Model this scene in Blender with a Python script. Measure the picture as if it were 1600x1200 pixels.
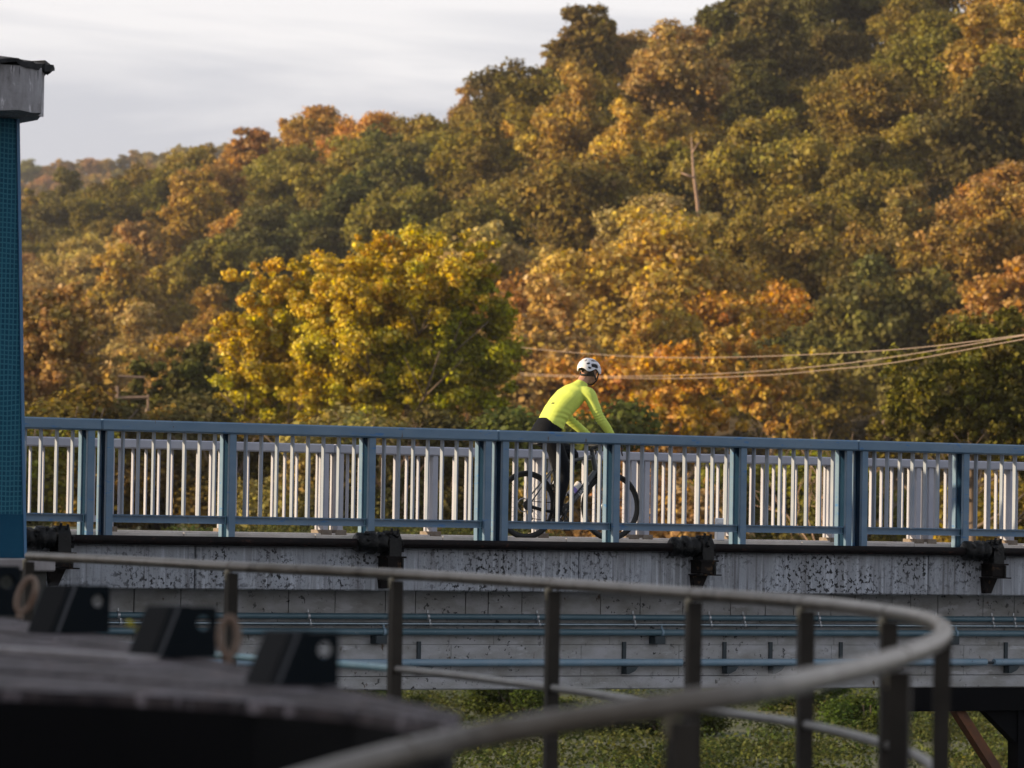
import bpy, bmesh, math, random
import numpy as np
from mathutils import Vector, Matrix, Euler

# ------------------------------------------------------------------ clear
for o in list(bpy.data.objects):
    bpy.data.objects.remove(o)
scene = bpy.context.scene
COL = scene.collection
R = math.radians

# ------------------------------------------------------------------ camera
# bridge frame: +X along the bridge, +Y away from the platform, z = 0 at the kerb
F_PX = 7100.0                       # focal length for a 1600 px wide picture
YAW, ROLL = R(30), 0.016
PITCH = math.atan(225.0 / F_PX)
DIST = 44.4
CAM = np.array([-DIST * math.sin(YAW), -DIST * math.cos(YAW), 0.14])
_r0 = np.array([math.cos(YAW), -math.sin(YAW), 0.0])
_fw = np.array([math.sin(YAW) * math.cos(PITCH), math.cos(YAW) * math.cos(PITCH), math.sin(PITCH)])
_u0 = np.cross(_r0, _fw)
_rt = _r0 * math.cos(ROLL) + _u0 * math.sin(ROLL)
_up = _u0 * math.cos(ROLL) - _r0 * math.sin(ROLL)
cd = bpy.data.cameras.new('camera')
cd.sensor_width = 36.0
cd.lens = 36.0 * F_PX / 1600.0
cd.clip_start, cd.clip_end = 0.5, 20000.0
cd.dof.use_dof = True
cd.dof.focus_distance = 45.5
cd.dof.aperture_fstop = 4.8
cam = bpy.data.objects.new('camera', cd)
COL.objects.link(cam)
M4 = Matrix.Identity(4)
for i in range(3):
    M4[i][0], M4[i][1], M4[i][2], M4[i][3] = _rt[i], _up[i], -_fw[i], CAM[i]
cam.matrix_world = M4
scene.camera = cam

def at_depth(x, y, d):
    v = _fw + _rt * ((x - 800) / F_PX) + _up * ((600 - y) / F_PX)
    return CAM + v * d
def at_Y(x, y, Y):
    v = _fw + _rt * ((x - 800) / F_PX) + _up * ((600 - y) / F_PX)
    return CAM + v * ((Y - CAM[1]) / v[1])
def at_Z(x, y, Z):
    v = _fw + _rt * ((x - 800) / F_PX) + _up * ((600 - y) / F_PX)
    return CAM + v * ((Z - CAM[2]) / v[2])
_fh = np.array([math.sin(YAW), math.cos(YAW), 0.0])
def lat_dep(p):
    v = np.asarray(p) - CAM
    return v @ _r0, v @ _fh
def from_ld(l, d, z):
    return np.array([CAM[0] + _r0[0] * l + _fh[0] * d, CAM[1] + _r0[1] * l + _fh[1] * d, z])

# ------------------------------------------------------------------ world, sun, exposure
SUN_EL = R(13)
SUN_DIR = np.array([-math.cos(R(20)) * math.cos(SUN_EL), math.sin(R(20)) * math.cos(SUN_EL), math.sin(SUN_EL)])
w = bpy.data.worlds.new('World')
scene.world = w
w.use_nodes = True
nt = w.node_tree
nt.nodes.clear()
N = nt.nodes.new
out = N('ShaderNodeOutputWorld')
bg = N('ShaderNodeBackground')
bg.inputs['Strength'].default_value = 0.1
sky = N('ShaderNodeTexSky')
sky.sky_type = 'NISHITA'
sky.sun_disc = False
sky.sun_elevation = SUN_EL
sky.sun_rotation = math.atan2(SUN_DIR[0], SUN_DIR[1])
tc = N('ShaderNodeTexCoord')
mp = N('ShaderNodeMapping')
mp.inputs['Scale'].default_value = (5.0, 5.0, 46.0)
no = N('ShaderNodeTexNoise')
no.inputs['Scale'].default_value = 1.0
no.inputs['Detail'].default_value = 6.0
no.inputs['Roughness'].default_value = 0.52
no.inputs['Distortion'].default_value = 0.4
cr = N('ShaderNodeValToRGB')
cr.color_ramp.elements[0].position = 0.40
cr.color_ramp.elements[0].color = (4.7, 4.8, 5.3, 1)
cr.color_ramp.elements[1].position = 0.60
cr.color_ramp.elements[1].color = (7.2, 7.05, 7.15, 1)
mx = N('ShaderNodeMix')
mx.data_type = 'RGBA'
# closed cloud towards the horizon, thinner and bluer higher up, the same all round
sz = N('ShaderNodeSeparateXYZ')
mr = N('ShaderNodeMapRange')
mr.interpolation_type = 'SMOOTHSTEP'
mr.inputs[1].default_value, mr.inputs[2].default_value = 0.14, 0.55
mr.inputs[3].default_value, mr.inputs[4].default_value = 0.95, 0.45
nt.links.new(tc.outputs['Generated'], sz.inputs[0])
nt.links.new(sz.outputs[2], mr.inputs[0])
nt.links.new(mr.outputs[0], mx.inputs[0])
nt.links.new(tc.outputs['Generated'], mp.inputs['Vector'])
nt.links.new(mp.outputs['Vector'], no.inputs['Vector'])
nt.links.new(no.outputs['Fac'], cr.inputs['Fac'])
nt.links.new(sky.outputs['Color'], mx.inputs[6])
nt.links.new(cr.outputs['Color'], mx.inputs[7])
nt.links.new(mx.outputs[2], bg.inputs['Color'])
nt.links.new(bg.outputs['Background'], out.inputs['Surface'])

sl = bpy.data.lights.new('sun', 'SUN')
sl.energy = 5.0
sl.angle = R(0.8)
sl.color = (1.0, 0.77, 0.49)
so = bpy.data.objects.new('sun', sl)
COL.objects.link(so)
so.rotation_euler = Vector(SUN_DIR).to_track_quat('Z', 'Y').to_euler()
so.location = (-60, 0, 60)

vs = scene.view_settings
vs.view_transform = 'Standard'
vs.look = 'None'
vs.exposure = 0.5
vs.gamma = 1.0
scene.cycles.max_bounces = 6
scene.cycles.diffuse_bounces = 3
scene.cycles.glossy_bounces = 3
scene.cycles.transmission_bounces = 3
scene.cycles.transparent_max_bounces = 4
scene.cycles.use_denoising = True
scene.cycles.use_adaptive_sampling = True

# ------------------------------------------------------------------ materials
def mat(name, col, rough=0.6, metal=0.0, var=None, scale=4.0, stretch=(1, 1, 1), spots=None, bump=0.0, bscale=30.0,
        detail=5.0, spec=0.5, coat=0.0):
    """var: second colour mixed in by position noise; spots: list of (colour, scale, threshold, softness, stretch)"""
    m = bpy.data.materials.new(name)
    m.use_nodes = True
    t = m.node_tree
    b = t.nodes['Principled BSDF']
    b.inputs['Roughness'].default_value = rough
    b.inputs['Metallic'].default_value = metal
    b.inputs['Specular IOR Level'].default_value = spec
    b.inputs['Coat Weight'].default_value = coat
    b.inputs['Base Color'].default_value = (*col, 1)
    geo = t.nodes.new('ShaderNodeNewGeometry')
    cur = None
    def noise(sc, st, det=detail, ro=0.6):
        mpn = t.nodes.new('ShaderNodeMapping')
        mpn.inputs['Scale'].default_value = st
        t.links.new(geo.outputs['Position'], mpn.inputs['Vector'])
        n = t.nodes.new('ShaderNodeTexNoise')
        n.inputs['Scale'].default_value = sc
        n.inputs['Detail'].default_value = det
        n.inputs['Roughness'].default_value = ro
        t.links.new(mpn.outputs['Vector'], n.inputs['Vector'])
        return n
    def mixc(fac, a, bcol):
        x = t.nodes.new('ShaderNodeMix')
        x.data_type = 'RGBA'
        t.links.new(fac, x.inputs[0])
        if isinstance(a, tuple):
            x.inputs[6].default_value = (*a, 1)
        else:
            t.links.new(a, x.inputs[6])
        x.inputs[7].default_value = (*bcol, 1)
        return x.outputs[2]
    cur = col
    if var:
        n = noise(scale, stretch)
        rmp = t.nodes.new('ShaderNodeMapRange')
        rmp.inputs[1].default_value, rmp.inputs[2].default_value = 0.36, 0.64
        t.links.new(n.outputs['Fac'], rmp.inputs[0])
        cur = mixc(rmp.outputs[0], cur, var)
    for sp in (spots or []):
        sc_, th, soft, st = sp[1], sp[2], sp[3], sp[4]
        n = noise(sc_, st, 6.0, 0.65)
        rmp = t.nodes.new('ShaderNodeMapRange')
        rmp.inputs[1].default_value, rmp.inputs[2].default_value = th, th + soft
        t.links.new(n.outputs['Fac'], rmp.inputs[0])
        fac = rmp.outputs[0]
        if len(sp) > 5:                      # a second, broader noise that gathers the spots in patches
            n2 = noise(sp[5], (1, 1, 1), 3.0)
            r2 = t.nodes.new('ShaderNodeMapRange')
            r2.inputs[1].default_value, r2.inputs[2].default_value = 0.42, 0.6
            t.links.new(n2.outputs['Fac'], r2.inputs[0])
            mu = t.nodes.new('ShaderNodeMath')
            mu.operation = 'MULTIPLY'
            t.links.new(fac, mu.inputs[0])
            t.links.new(r2.outputs[0], mu.inputs[1])
            fac = mu.outputs[0]
        cur = mixc(fac, cur, sp[0])
    if not isinstance(cur, tuple):
        t.links.new(cur, b.inputs['Base Color'])
    if bump:
        n = noise(bscale, (1, 1, 1))
        bp = t.nodes.new('ShaderNodeBump')
        bp.inputs['Strength'].default_value = bump
        bp.inputs['Distance'].default_value = 0.01
        t.links.new(n.outputs['Fac'], bp.inputs['Height'])
        t.links.new(bp.outputs['Normal'], b.inputs['Normal'])
    return m

U1 = (1, 1, 1)
MT = {}
MT['blue'] = mat('weathered_blue_paint', (0.105, 0.19, 0.29), 0.42, var=(0.15, 0.235, 0.33), scale=1.6, stretch=(1, 1, 3),
                 spots=[((0.05, 0.17, 0.38), 5.0, 0.60, 0.05, (1, 1, 4)), ((0.11, 0.075, 0.05), 26, 0.67, 0.05, U1), ((0.10, 0.065, 0.04), 7, 0.66, 0.08, (2, 2, 0.5))])
MT['baluster'] = mat('sunlit_pale_blue_paint', (0.32, 0.355, 0.415), 0.5, var=(0.25, 0.30, 0.375), scale=4)  # sunlight on the bars' sides painted in as a paler blue
MT['blue_shaded'] = mat('shaded_recess_blue_paint', (0.005, 0.022, 0.050), 0.85, spec=0.08, var=(0.008, 0.030, 0.062), scale=3.0,
                     spots=[((0.04, 0.03, 0.02), 22, 0.70, 0.05, U1)])  # shade between the post flanges painted in as a darker blue
MT['pale'] = mat('pale_grey_paint', (0.37, 0.385, 0.46), 0.5, var=(0.44, 0.45, 0.51), scale=2.5,
                 spots=[((0.22, 0.17, 0.13), 14, 0.70, 0.06, U1)])
MT['rustbase'] = mat('brown_stained_concrete', (0.16, 0.12, 0.09), 0.9, var=(0.24, 0.20, 0.16), scale=14)
MT['concrete'] = mat('stained_concrete', (0.42, 0.45, 0.51), 0.9, var=(0.29, 0.30, 0.325), scale=1.3, stretch=(2.2, 1, 0.8),
                     spots=[((0.52, 0.55, 0.61), 4.0, 0.53, 0.10, (3.5, 3.5, 0.18)),
                            ((0.15, 0.15, 0.16), 5.0, 0.54, 0.14, (4, 4, 0.13)),
                            ((0.022, 0.022, 0.025), 24, 0.52, 0.05, (1, 1, 0.9), 1.5),
                            ((0.04, 0.04, 0.042), 60, 0.62, 0.04, U1)], bump=0.5, bscale=60)
MT['girder'] = mat('board_marked_concrete', (0.48, 0.48, 0.50), 0.9, var=(0.31, 0.305, 0.29), scale=2.2, stretch=(1.2, 1, 2.5),
                   spots=[((0.52, 0.52, 0.54), 4.0, 0.58, 0.08, (1, 1, 3)),
                          ((0.05, 0.05, 0.05), 17, 0.60, 0.04, (1, 1, 1), 1.1),
                          ((0.10, 0.06, 0.035), 9, 0.66, 0.05, (1.5, 1.5, 0.7))], bump=0.5, bscale=40)
MT['joint'] = mat('dark_mortar', (0.13, 0.13, 0.13), 0.95)
MT['kerb'] = mat('pale_kerb_stone', (0.72, 0.66, 0.62), 0.85, var=(0.6, 0.54, 0.5), scale=9)
MT['asphalt'] = mat('asphalt', (0.055, 0.055, 0.055), 0.9, var=(0.075, 0.073, 0.07), scale=3, bump=0.4, bscale=90)
MT['shaft'] = mat('black_rusty_steel', (0.006, 0.005, 0.0055), 0.6, spec=0.12, var=(0.011, 0.007, 0.007), scale=6,
                  spots=[((0.14, 0.045, 0.05), 13, 0.66, 0.08, (0.4, 1, 1)), ((0.06, 0.03, 0.022), 22, 0.62, 0.08, (0.5, 1, 1))])
MT['grease'] = mat('black_grease', (0.003, 0.0035, 0.004), 0.14, spec=0.22, spots=[((0.03, 0.025, 0.02), 25, 0.6, 0.1, U1)], bump=0.9, bscale=55)
MT['bracket'] = mat('rusty_black_bracket', (0.008, 0.006, 0.006), 0.7, spec=0.15, spots=[((0.09, 0.055, 0.03), 12, 0.58, 0.1, U1)])
MT['pipeblue'] = mat('grey_blue_pipe', (0.085, 0.16, 0.20), 0.33, var=(0.12, 0.20, 0.25), scale=3,
                     spots=[((0.30, 0.36, 0.40), 34, 0.64, 0.05, U1)])
MT['conduit'] = mat('galvanised_conduit', (0.30, 0.36, 0.40), 0.22, metal=0.75, var=(0.22, 0.28, 0.32), scale=5)
MT['pipelow'] = mat('faded_blue_pipe', (0.20, 0.32, 0.42), 0.4, var=(0.27, 0.37, 0.46), scale=4,
                    spots=[((0.10, 0.15, 0.2), 18, 0.64, 0.06, U1)])
MT['darksteel'] = mat('dark_blue_steel', (0.022, 0.036, 0.045), 0.5)
MT['clamp'] = mat('pipe_clamp_steel', (0.45, 0.47, 0.5), 0.35, metal=0.6)
MT['handrail'] = mat('weathered_galvanised_rail', (0.095, 0.078, 0.058), 0.34, metal=0.0, spec=0.4, var=(0.17, 0.15, 0.13), scale=4,
                     spots=[((0.045, 0.034, 0.022), 5, 0.54, 0.12, U1), ((0.10, 0.05, 0.022), 25, 0.66, 0.06, U1)])
MT['railpost'] = mat('dark_brown_post', (0.016, 0.013, 0.010), 0.6, spec=0.25, var=(0.032, 0.026, 0.02), scale=5)
MT['weld'] = mat('pale_weld', (0.34, 0.30, 0.22), 0.6)
MT['cyanrail'] = mat('pale_cyan_rail', (0.22, 0.40, 0.46), 0.4, var=(0.30, 0.46, 0.5), scale=6)
MT['midrail'] = mat('pale_grey_rail', (0.24, 0.235, 0.225), 0.42, var=(0.17, 0.16, 0.15), scale=5)
MT['beamtop'] = mat('weathered_dark_timber', (0.085, 0.068, 0.070), 0.75, spec=0.22, var=(0.022, 0.018, 0.022), scale=5.0, stretch=(1, 2, 1),
                    spots=[((0.34, 0.30, 0.33), 8, 0.54, 0.12, (0.6, 1.6, 1)), ((0.13, 0.07, 0.05), 7, 0.62, 0.06, U1)], bump=1.0, bscale=14)
MT['beamdark'] = mat('black_painted_steel', (0.004, 0.004, 0.005), 0.8, spec=0.1)
MT['lug'] = mat('black_lug_paint', (0.004, 0.007, 0.010), 0.7, spec=0.1)
MT['lugedge'] = mat('worn_lug_edge', (0.005, 0.006, 0.008), 0.7, spec=0.1)
MT['paleedge'] = mat('pale_grey_edge', (0.075, 0.078, 0.088), 0.6)  # paler strip along the slanted edge of each lug
MT['eye'] = mat('rusty_beige_eye', (0.24, 0.18, 0.14), 0.7, var=(0.13, 0.075, 0.048), scale=9)
MT['rustbar'] = mat('rusty_brace', (0.20, 0.075, 0.03), 0.8, var=(0.10, 0.05, 0.03), scale=7)
MT['capstone'] = mat('cracked_grey_capstone', (0.40, 0.39, 0.41), 0.9, var=(0.22, 0.21, 0.215), scale=3.0, stretch=(2, 2, 0.7),
                     spots=[((0.62, 0.60, 0.63), 9, 0.58, 0.08, (2, 2, 0.6)), ((0.03, 0.028, 0.03), 9, 0.62, 0.04, (3, 3, 0.35))],
                     bump=1.0, bscale=22)
MT['felt'] = mat('black_roofing_felt', (0.018, 0.019, 0.022), 0.8, var=(0.05, 0.05, 0.055), scale=12)
MT['mossy'] = mat('mossy_dark_concrete', (0.07, 0.068, 0.065), 0.9, var=(0.028, 0.03, 0.025), scale=3,
                  spots=[((0.24, 0.22, 0.21), 9, 0.64, 0.06, U1)], bump=0.5)
MT['coping'] = mat('pale_coping', (0.36, 0.34, 0.35), 0.85, var=(0.25, 0.23, 0.23), scale=8)
MT['cornertrim'] = mat('pale_blue_corner_trim', (0.06, 0.17, 0.32), 0.4)
MT['towerbase'] = mat('solid_blue_base', (0.004, 0.05, 0.105), 0.6, spec=0.12, var=(0.008, 0.07, 0.13), scale=2)
MT['wire'] = mat('pale_cable', (0.36, 0.27, 0.21), 0.7)
MT['bark'] = mat('bark', (0.20, 0.145, 0.105), 0.9, var=(0.12, 0.085, 0.06), scale=3, stretch=(1, 1, 0.2))
MT['deadwood'] = mat('bleached_deadwood', (0.45, 0.30, 0.21), 0.8, var=(0.33, 0.21, 0.15), scale=3)
MT['whitepost'] = mat('white_marker_plastic', (0.72, 0.74, 0.78), 0.4)
MT['timber'] = mat('pale_timber', (0.22, 0.15, 0.11), 0.8, var=(0.16, 0.11, 0.08), scale=4)
MT['soil'] = mat('hillside_soil', (0.055, 0.042, 0.018), 0.95, var=(0.10, 0.068, 0.026), scale=0.2)
MT['ground'] = mat('meadow_ground', (0.055, 0.068, 0.022), 0.95, var=(0.10, 0.10, 0.045), scale=0.06)
MT['water'] = mat('river_water', (0.02, 0.03, 0.028), 0.08, bump=0.3, bscale=2)

# small wall tiles in blue, light joints (each tile is far below 10 px)
def tile_mat():
    m = bpy.data.materials.new('blue_mosaic_tile')
    m.use_nodes = True
    t = m.node_tree
    b = t.nodes['Principled BSDF']
    tcn = t.nodes.new('ShaderNodeTexCoord')
    sx = t.nodes.new('ShaderNodeSeparateXYZ')
    t.links.new(tcn.outputs['Object'], sx.inputs[0])
    ad = t.nodes.new('ShaderNodeMath'); ad.operation = 'ADD'
    t.links.new(sx.outputs[0], ad.inputs[0]); t.links.new(sx.outputs[1], ad.inputs[1])
    nz = t.nodes.new('ShaderNodeTexNoise'); nz.inputs['Scale'].default_value = 3.0
    t.links.new(tcn.outputs['Object'], nz.inputs['Vector'])
    wv = t.nodes.new('ShaderNodeMath'); wv.operation = 'MULTIPLY_ADD'
    t.links.new(nz.outputs['Fac'], wv.inputs[0]); wv.inputs[1].default_value = 0.06
    t.links.new(sx.outputs[2], wv.inputs[2])
    cx = t.nodes.new('ShaderNodeCombineXYZ')
    t.links.new(ad.outputs[0], cx.inputs[0]); t.links.new(wv.outputs[0], cx.inputs[1])
    br = t.nodes.new('ShaderNodeTexBrick')
    br.offset = 0.0
    br.inputs['Scale'].default_value = 1.0
    br.inputs['Brick Width'].default_value = 0.035
    br.inputs['Row Height'].default_value = 0.040
    br.inputs['Mortar Size'].default_value = 0.006
    br.inputs['Mortar Smooth'].default_value = 0.4
    br.inputs['Color1'].default_value = (0.005, 0.058, 0.11, 1)
    br.inputs['Color2'].default_value = (0.009, 0.082, 0.14, 1)
    br.inputs['Mortar'].default_value = (0.035, 0.16, 0.22, 1)
    t.links.new(cx.outputs[0], br.inputs['Vector'])
    t.links.new(br.outputs['Color'], b.inputs['Base Color'])
    b.inputs['Roughness'].default_value = 0.6
    b.inputs['Specular IOR Level'].default_value = 0.15
    return m
MT['tile'] = tile_mat()

def leaf_mat(name, trans=0.24, rough=0.7):
    m = bpy.data.materials.new(name)
    m.use_nodes = True
    t = m.node_tree
    t.nodes.clear()
    o = t.nodes.new('ShaderNodeOutputMaterial')
    oi = t.nodes.new('ShaderNodeObjectInfo')
    at = t.nodes.new('ShaderNodeAttribute'); at.attribute_name = 'tint'
    hs = t.nodes.new('ShaderNodeHueSaturation')
    sx = t.nodes.new('ShaderNodeSeparateColor')
    t.links.new(at.outputs['Color'], sx.inputs[0])
    t.links.new(sx.outputs[0], hs.inputs['Hue'])
    t.links.new(sx.outputs[1], hs.inputs['Value'])
    t.links.new(sx.outputs[2], hs.inputs['Saturation'])
    t.links.new(oi.outputs['Color'], hs.inputs['Color'])
    d = t.nodes.new('ShaderNodeBsdfDiffuse')
    tr = t.nodes.new('ShaderNodeBsdfTranslucent')
    mxs = t.nodes.new('ShaderNodeMixShader'); mxs.inputs[0].default_value = trans
    t.links.new(hs.outputs['Color'], d.inputs['Color'])
    t.links.new(hs.outputs['Color'], tr.inputs['Color'])
    t.links.new(d.outputs[0], mxs.inputs[1]); t.links.new(tr.outputs[0], mxs.inputs[2])
    t.links.new(mxs.outputs[0], o.inputs['Surface'])
    return m
MT['leaf'] = leaf_mat('autumn_leaves')

# ------------------------------------------------------------------ builders
def tag(o, label, cat, group=None):
    o['label'] = label
    o['category'] = cat
    if group:
        o['group'] = group
    return o
def struct(o):
    o['kind'] = 'structure'
    return o
def empty(name, loc, label=None, cat=None, group=None):
    o = bpy.data.objects.new(name, None)
    o.empty_display_size = 0.1
    o.location = Vector(loc)
    COL.objects.link(o)
    if label:
        tag(o, label, cat, group)
    return o
def chain_loc(p):
    v = Vector((0, 0, 0))
    while p is not None:
        v += p.location
        p = p.parent
    return v
def link(name, me, parent=None, loc=(0, 0, 0), rot=None, scale=None):
    o = bpy.data.objects.new(name, me)
    o.location = loc
    if rot is not None:
        o.rotation_euler = rot
    if scale is not None:
        o.scale = scale
    o.parent = parent
    COL.objects.link(o)
    return o

class MB:
    def __init__(s):
        s.v, s.f = [], []
    def add(s, vs, fs):
        n = len(s.v)
        s.v += [tuple(map(float, p)) for p in vs]
        s.f += [tuple(i + n for i in f) for f in fs]
        return s
    def box(s, x0, x1, y0, y1, z0, z1, bev=0.0):
        if bev <= 0:
            vs = [(x, y, z) for z in (z0, z1) for y in (y0, y1) for x in (x0, x1)]
            return s.add(vs, [(0, 2, 3, 1), (4, 5, 7, 6), (0, 1, 5, 4), (2, 6, 7, 3), (0, 4, 6, 2), (1, 3, 7, 5)])
        bm = bmesh.new()
        bmesh.ops.create_cube(bm, size=1.0)
        for v in bm.verts:
            v.co = Vector(((x0 + x1) / 2 + v.co.x * (x1 - x0), (y0 + y1) / 2 + v.co.y * (y1 - y0), (z0 + z1) / 2 + v.co.z * (z1 - z0)))
        bmesh.ops.bevel(bm, geom=list(bm.edges), offset=bev, segments=1, affect='EDGES')
        bm.verts.index_update()
        s.add([v.co[:] for v in bm.verts], [tuple(v.index for v in f.verts) for f in bm.faces])
        bm.free()
        return s
    def tube(s, pts, r, n=12, cap=True, closed=False):
        pts = [np.array(p, float) for p in pts]
        m = len(pts)
        rs = r if hasattr(r, '__len__') else [r] * m
        tang = []
        for i in range(m):
            a = pts[i - 1] if (i > 0 or closed) else pts[i]
            b = pts[(i + 1) % m] if (i < m - 1 or closed) else pts[i]
            d = b - a
            tang.append(d / (np.linalg.norm(d) + 1e-12))
        ref = np.array([0, 0, 1.0]) if abs(tang[0][2]) < 0.9 else np.array([1.0, 0, 0])
        u = np.cross(tang[0], ref); u /= np.linalg.norm(u)
        vs = []
        for i in range(m):
            u = u - tang[i] * (u @ tang[i]); u /= np.linalg.norm(u) + 1e-12
            w_ = np.cross(tang[i], u)
            for k in range(n):
                a = 2 * math.pi * k / n
                vs.append(pts[i] + rs[i] * (math.cos(a) * u + math.sin(a) * w_))
        fs = []
        rng = m if closed else m - 1
        for i in range(rng):
            j = (i + 1) % m
            for k in range(n):
                k2 = (k + 1) % n
                fs.append((i * n + k, i * n + k2, j * n + k2, j * n + k))
        if cap and not closed:
            fs.append(tuple(range(n - 1, -1, -1)))
            fs.append(tuple((m - 1) * n + k for k in range(n)))
        return s.add(vs, fs)
    def prism(s, poly, axis, a0, a1):
        """poly: list of 2-D points; axis: 'x','y','z' the extrusion axis"""
        n = len(poly)
        def p3(p, a):
            return {'x': (a, p[0], p[1]), 'y': (p[0], a, p[1]), 'z': (p[0], p[1], a)}[axis]
        vs = [p3(p, a0) for p in poly] + [p3(p, a1) for p in poly]
        fs = [tuple(range(n)), tuple(range(2 * n - 1, n - 1, -1))]
        fs += [(i, i + n, (i + 1) % n + n, (i + 1) % n) for i in range(n)]
        return s.add(vs, fs)
    def mesh(s, name, m, smooth=False, recalc=True):
        me = bpy.data.meshes.new(name)
        me.from_pydata(s.v, [], s.f)
        if recalc:
            bm = bmesh.new(); bm.from_mesh(me)
            bmesh.ops.recalc_face_normals(bm, faces=bm.faces)
            bm.to_mesh(me); bm.free()
        me.materials.append(m)
        if smooth:
            me.polygons.foreach_set('use_smooth', [True] * len(me.polygons))
            if smooth != 'all':
                try:
                    me.set_sharp_from_angle(angle=R(40))
                except Exception:
                    pass
        me.update()
        return me
    def build(s, name, m, parent=None, smooth=False):
        off = np.array(chain_loc(parent))
        if parent is not None:
            s.v = [tuple(np.array(p) - off) for p in s.v]
        return link(name, s.mesh(name, m, smooth), parent)
    def solo(s, name, m, base, label, cat, group=None, smooth=False):
        """a top-level one-mesh thing with its origin at base"""
        b = np.array(base, float)
        s.v = [tuple(np.array(p) - b) for p in s.v]
        o = link(name, s.mesh(name, m, smooth), None, tuple(b))
        return tag(o, label, cat, group)
# ================================================================== setting: ground, river, hillside
rng = np.random.default_rng(7)
def smooth01(t):
    t = np.clip(t, 0, 1)
    return t * t * (3 - 2 * t)
def ground_z(l, d):
    """terrain height by distance d in front of the platform and lateral offset l"""
    z = -6.2 + 2.2 * smooth01((d - 58) / 14)                     # river bed, near bank
    dike = np.where(l < 1.0, 1.0, np.where(l < 4.0, 1.0 - 0.55 * smooth01((l - 1.0) / 3.0), 0.45))
    z = z + (3.85 * dike) * smooth01((d - 108) / 20)             # flood bank
    z = z + (3.85 * (1 - dike)) * smooth01((d - 150) / 60)
    z = z + 1.4 * smooth01((d - 190) / 110)
    z = z + 0.10 * np.sin(l * 0.7 + d * 0.3) * np.sin(d * 0.23) * (d > 70)
    left = smooth01((-l - 30 - 0.0 * d) / 25) * (d < 60)         # the near river bank beyond the platform
    z = np.where(d < 60, z + 3.6 * left, z)
    return z
ls = np.unique(np.concatenate([np.linspace(-4000, -400, 10), np.linspace(-400, -60, 18), np.linspace(-60, 60, 81), np.linspace(60, 400, 18), np.linspace(400, 4000, 10)]))
ds = np.unique(np.concatenate([np.linspace(-3000, -100, 8), np.linspace(-100, 50, 16), np.linspace(50, 330, 101), np.linspace(330, 900, 15), np.linspace(900, 6000, 8)]))
LL, DD = np.meshgrid(ls, ds)
ZZ = ground_z(LL, DD)
vs = [from_ld(l, d, z) for l, d, z in zip(LL.ravel(), DD.ravel(), ZZ.ravel())]
nl, nd = len(ls), len(ds)
fs = [(j * nl + i, j * nl + i + 1, (j + 1) * nl + i + 1, (j + 1) * nl + i) for j in range(nd - 1) for i in range(nl - 1)]
g = MB().add(vs, fs)
struct(g.build('ground', MT['ground'], None, smooth='all'))
wb = MB()
wv = [from_ld(l, d, -5.0) for d in (-300, 66) for l in (-300, 300)]
wb.add(wv, [(0, 1, 3, 2)])
struct(wb.build('river', MT['water']))

# the wooded hillside: ground line of the slope, read as a height over (column, depth)
def lerp_tab(tab, x):
    xs, ys = zip(*tab)
    return float(np.interp(x, xs, ys))
SKYLINE = [(-500, 420), (-200, 380), (30, 338), (120, 305), (200, 288), (260, 262), (330, 228), (380, 207), (480, 198), (560, 180),
           (640, 196), (690, 158), (760, 142), (830, 92), (900, 50), (1000, 12), (1150, 8), (1300, -40), (1450, -90), (1600, -140), (2100, -290)]
def hill_depth(x, v):
    base = float(np.interp(x, [-500, 0, 500, 900, 1600, 2100], [480, 430, 360, 310, 290, 280]))
    top = float(np.interp(x, [-500, 0, 300, 600, 900, 1600, 2100], [900, 800, 700, 600, 540, 500, 480]))
    return base + (top - base) * v
TREE_H = 11.0
def hill_point(x, v):
    d = hill_depth(x, v)
    dt = hill_depth(x, 1.0)
    H = 825 + ROLL * (x - 800)
    y0 = H - 30
    y1 = lerp_tab(SKYLINE, x) + (TREE_H - 1.5) * F_PX / dt
    # heights in metres rise along the slope, steeper in the middle
    z0 = (H - y0) / F_PX * hill_depth(x, 0)
    z1 = (H - y1) / F_PX * dt
    z = z0 + (z1 - z0) * (0.25 * v + 0.75 * float(smooth01(np.array(v * 0.5 + 0.25)) - smooth01(np.array(0.25))) / float(smooth01(np.array(0.75)) - smooth01(np.array(0.25))))
    p = at_depth(x, H, d)
    return np.array([p[0], p[1], CAM[2] + z])
xs_ = np.linspace(-500, 2100, 41)
vs_ = np.linspace(-0.08, 1.0, 24)
pts = []
for v in vs_:
    for x in xs_:
        p = hill_point(x, max(v, 0.0))
        if v < 0:
            q = at_depth(x, 825, hill_depth(x, v))
            p = np.array([q[0], q[1], -1.0])
        pts.append(p)
for k in range(1, 4):                                         # the back of the ridge
    for x in xs_:
        p = hill_point(x, 1.0); q = at_depth(x, 825, hill_depth(x, 1.0) + 120 * k)
        pts.append(np.array([q[0], q[1], p[2] - (2 + 6 * k) * k]))
nx, nv = len(xs_), len(vs_) + 3
hm = MB().add(pts, [(j * nx + i, j * nx + i + 1, (j + 1) * nx + i + 1, (j + 1) * nx + i) for j in range(nv - 1) for i in range(nx - 1)])
struct(hm.build('hillside', MT['soil'], None, smooth='all'))

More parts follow.
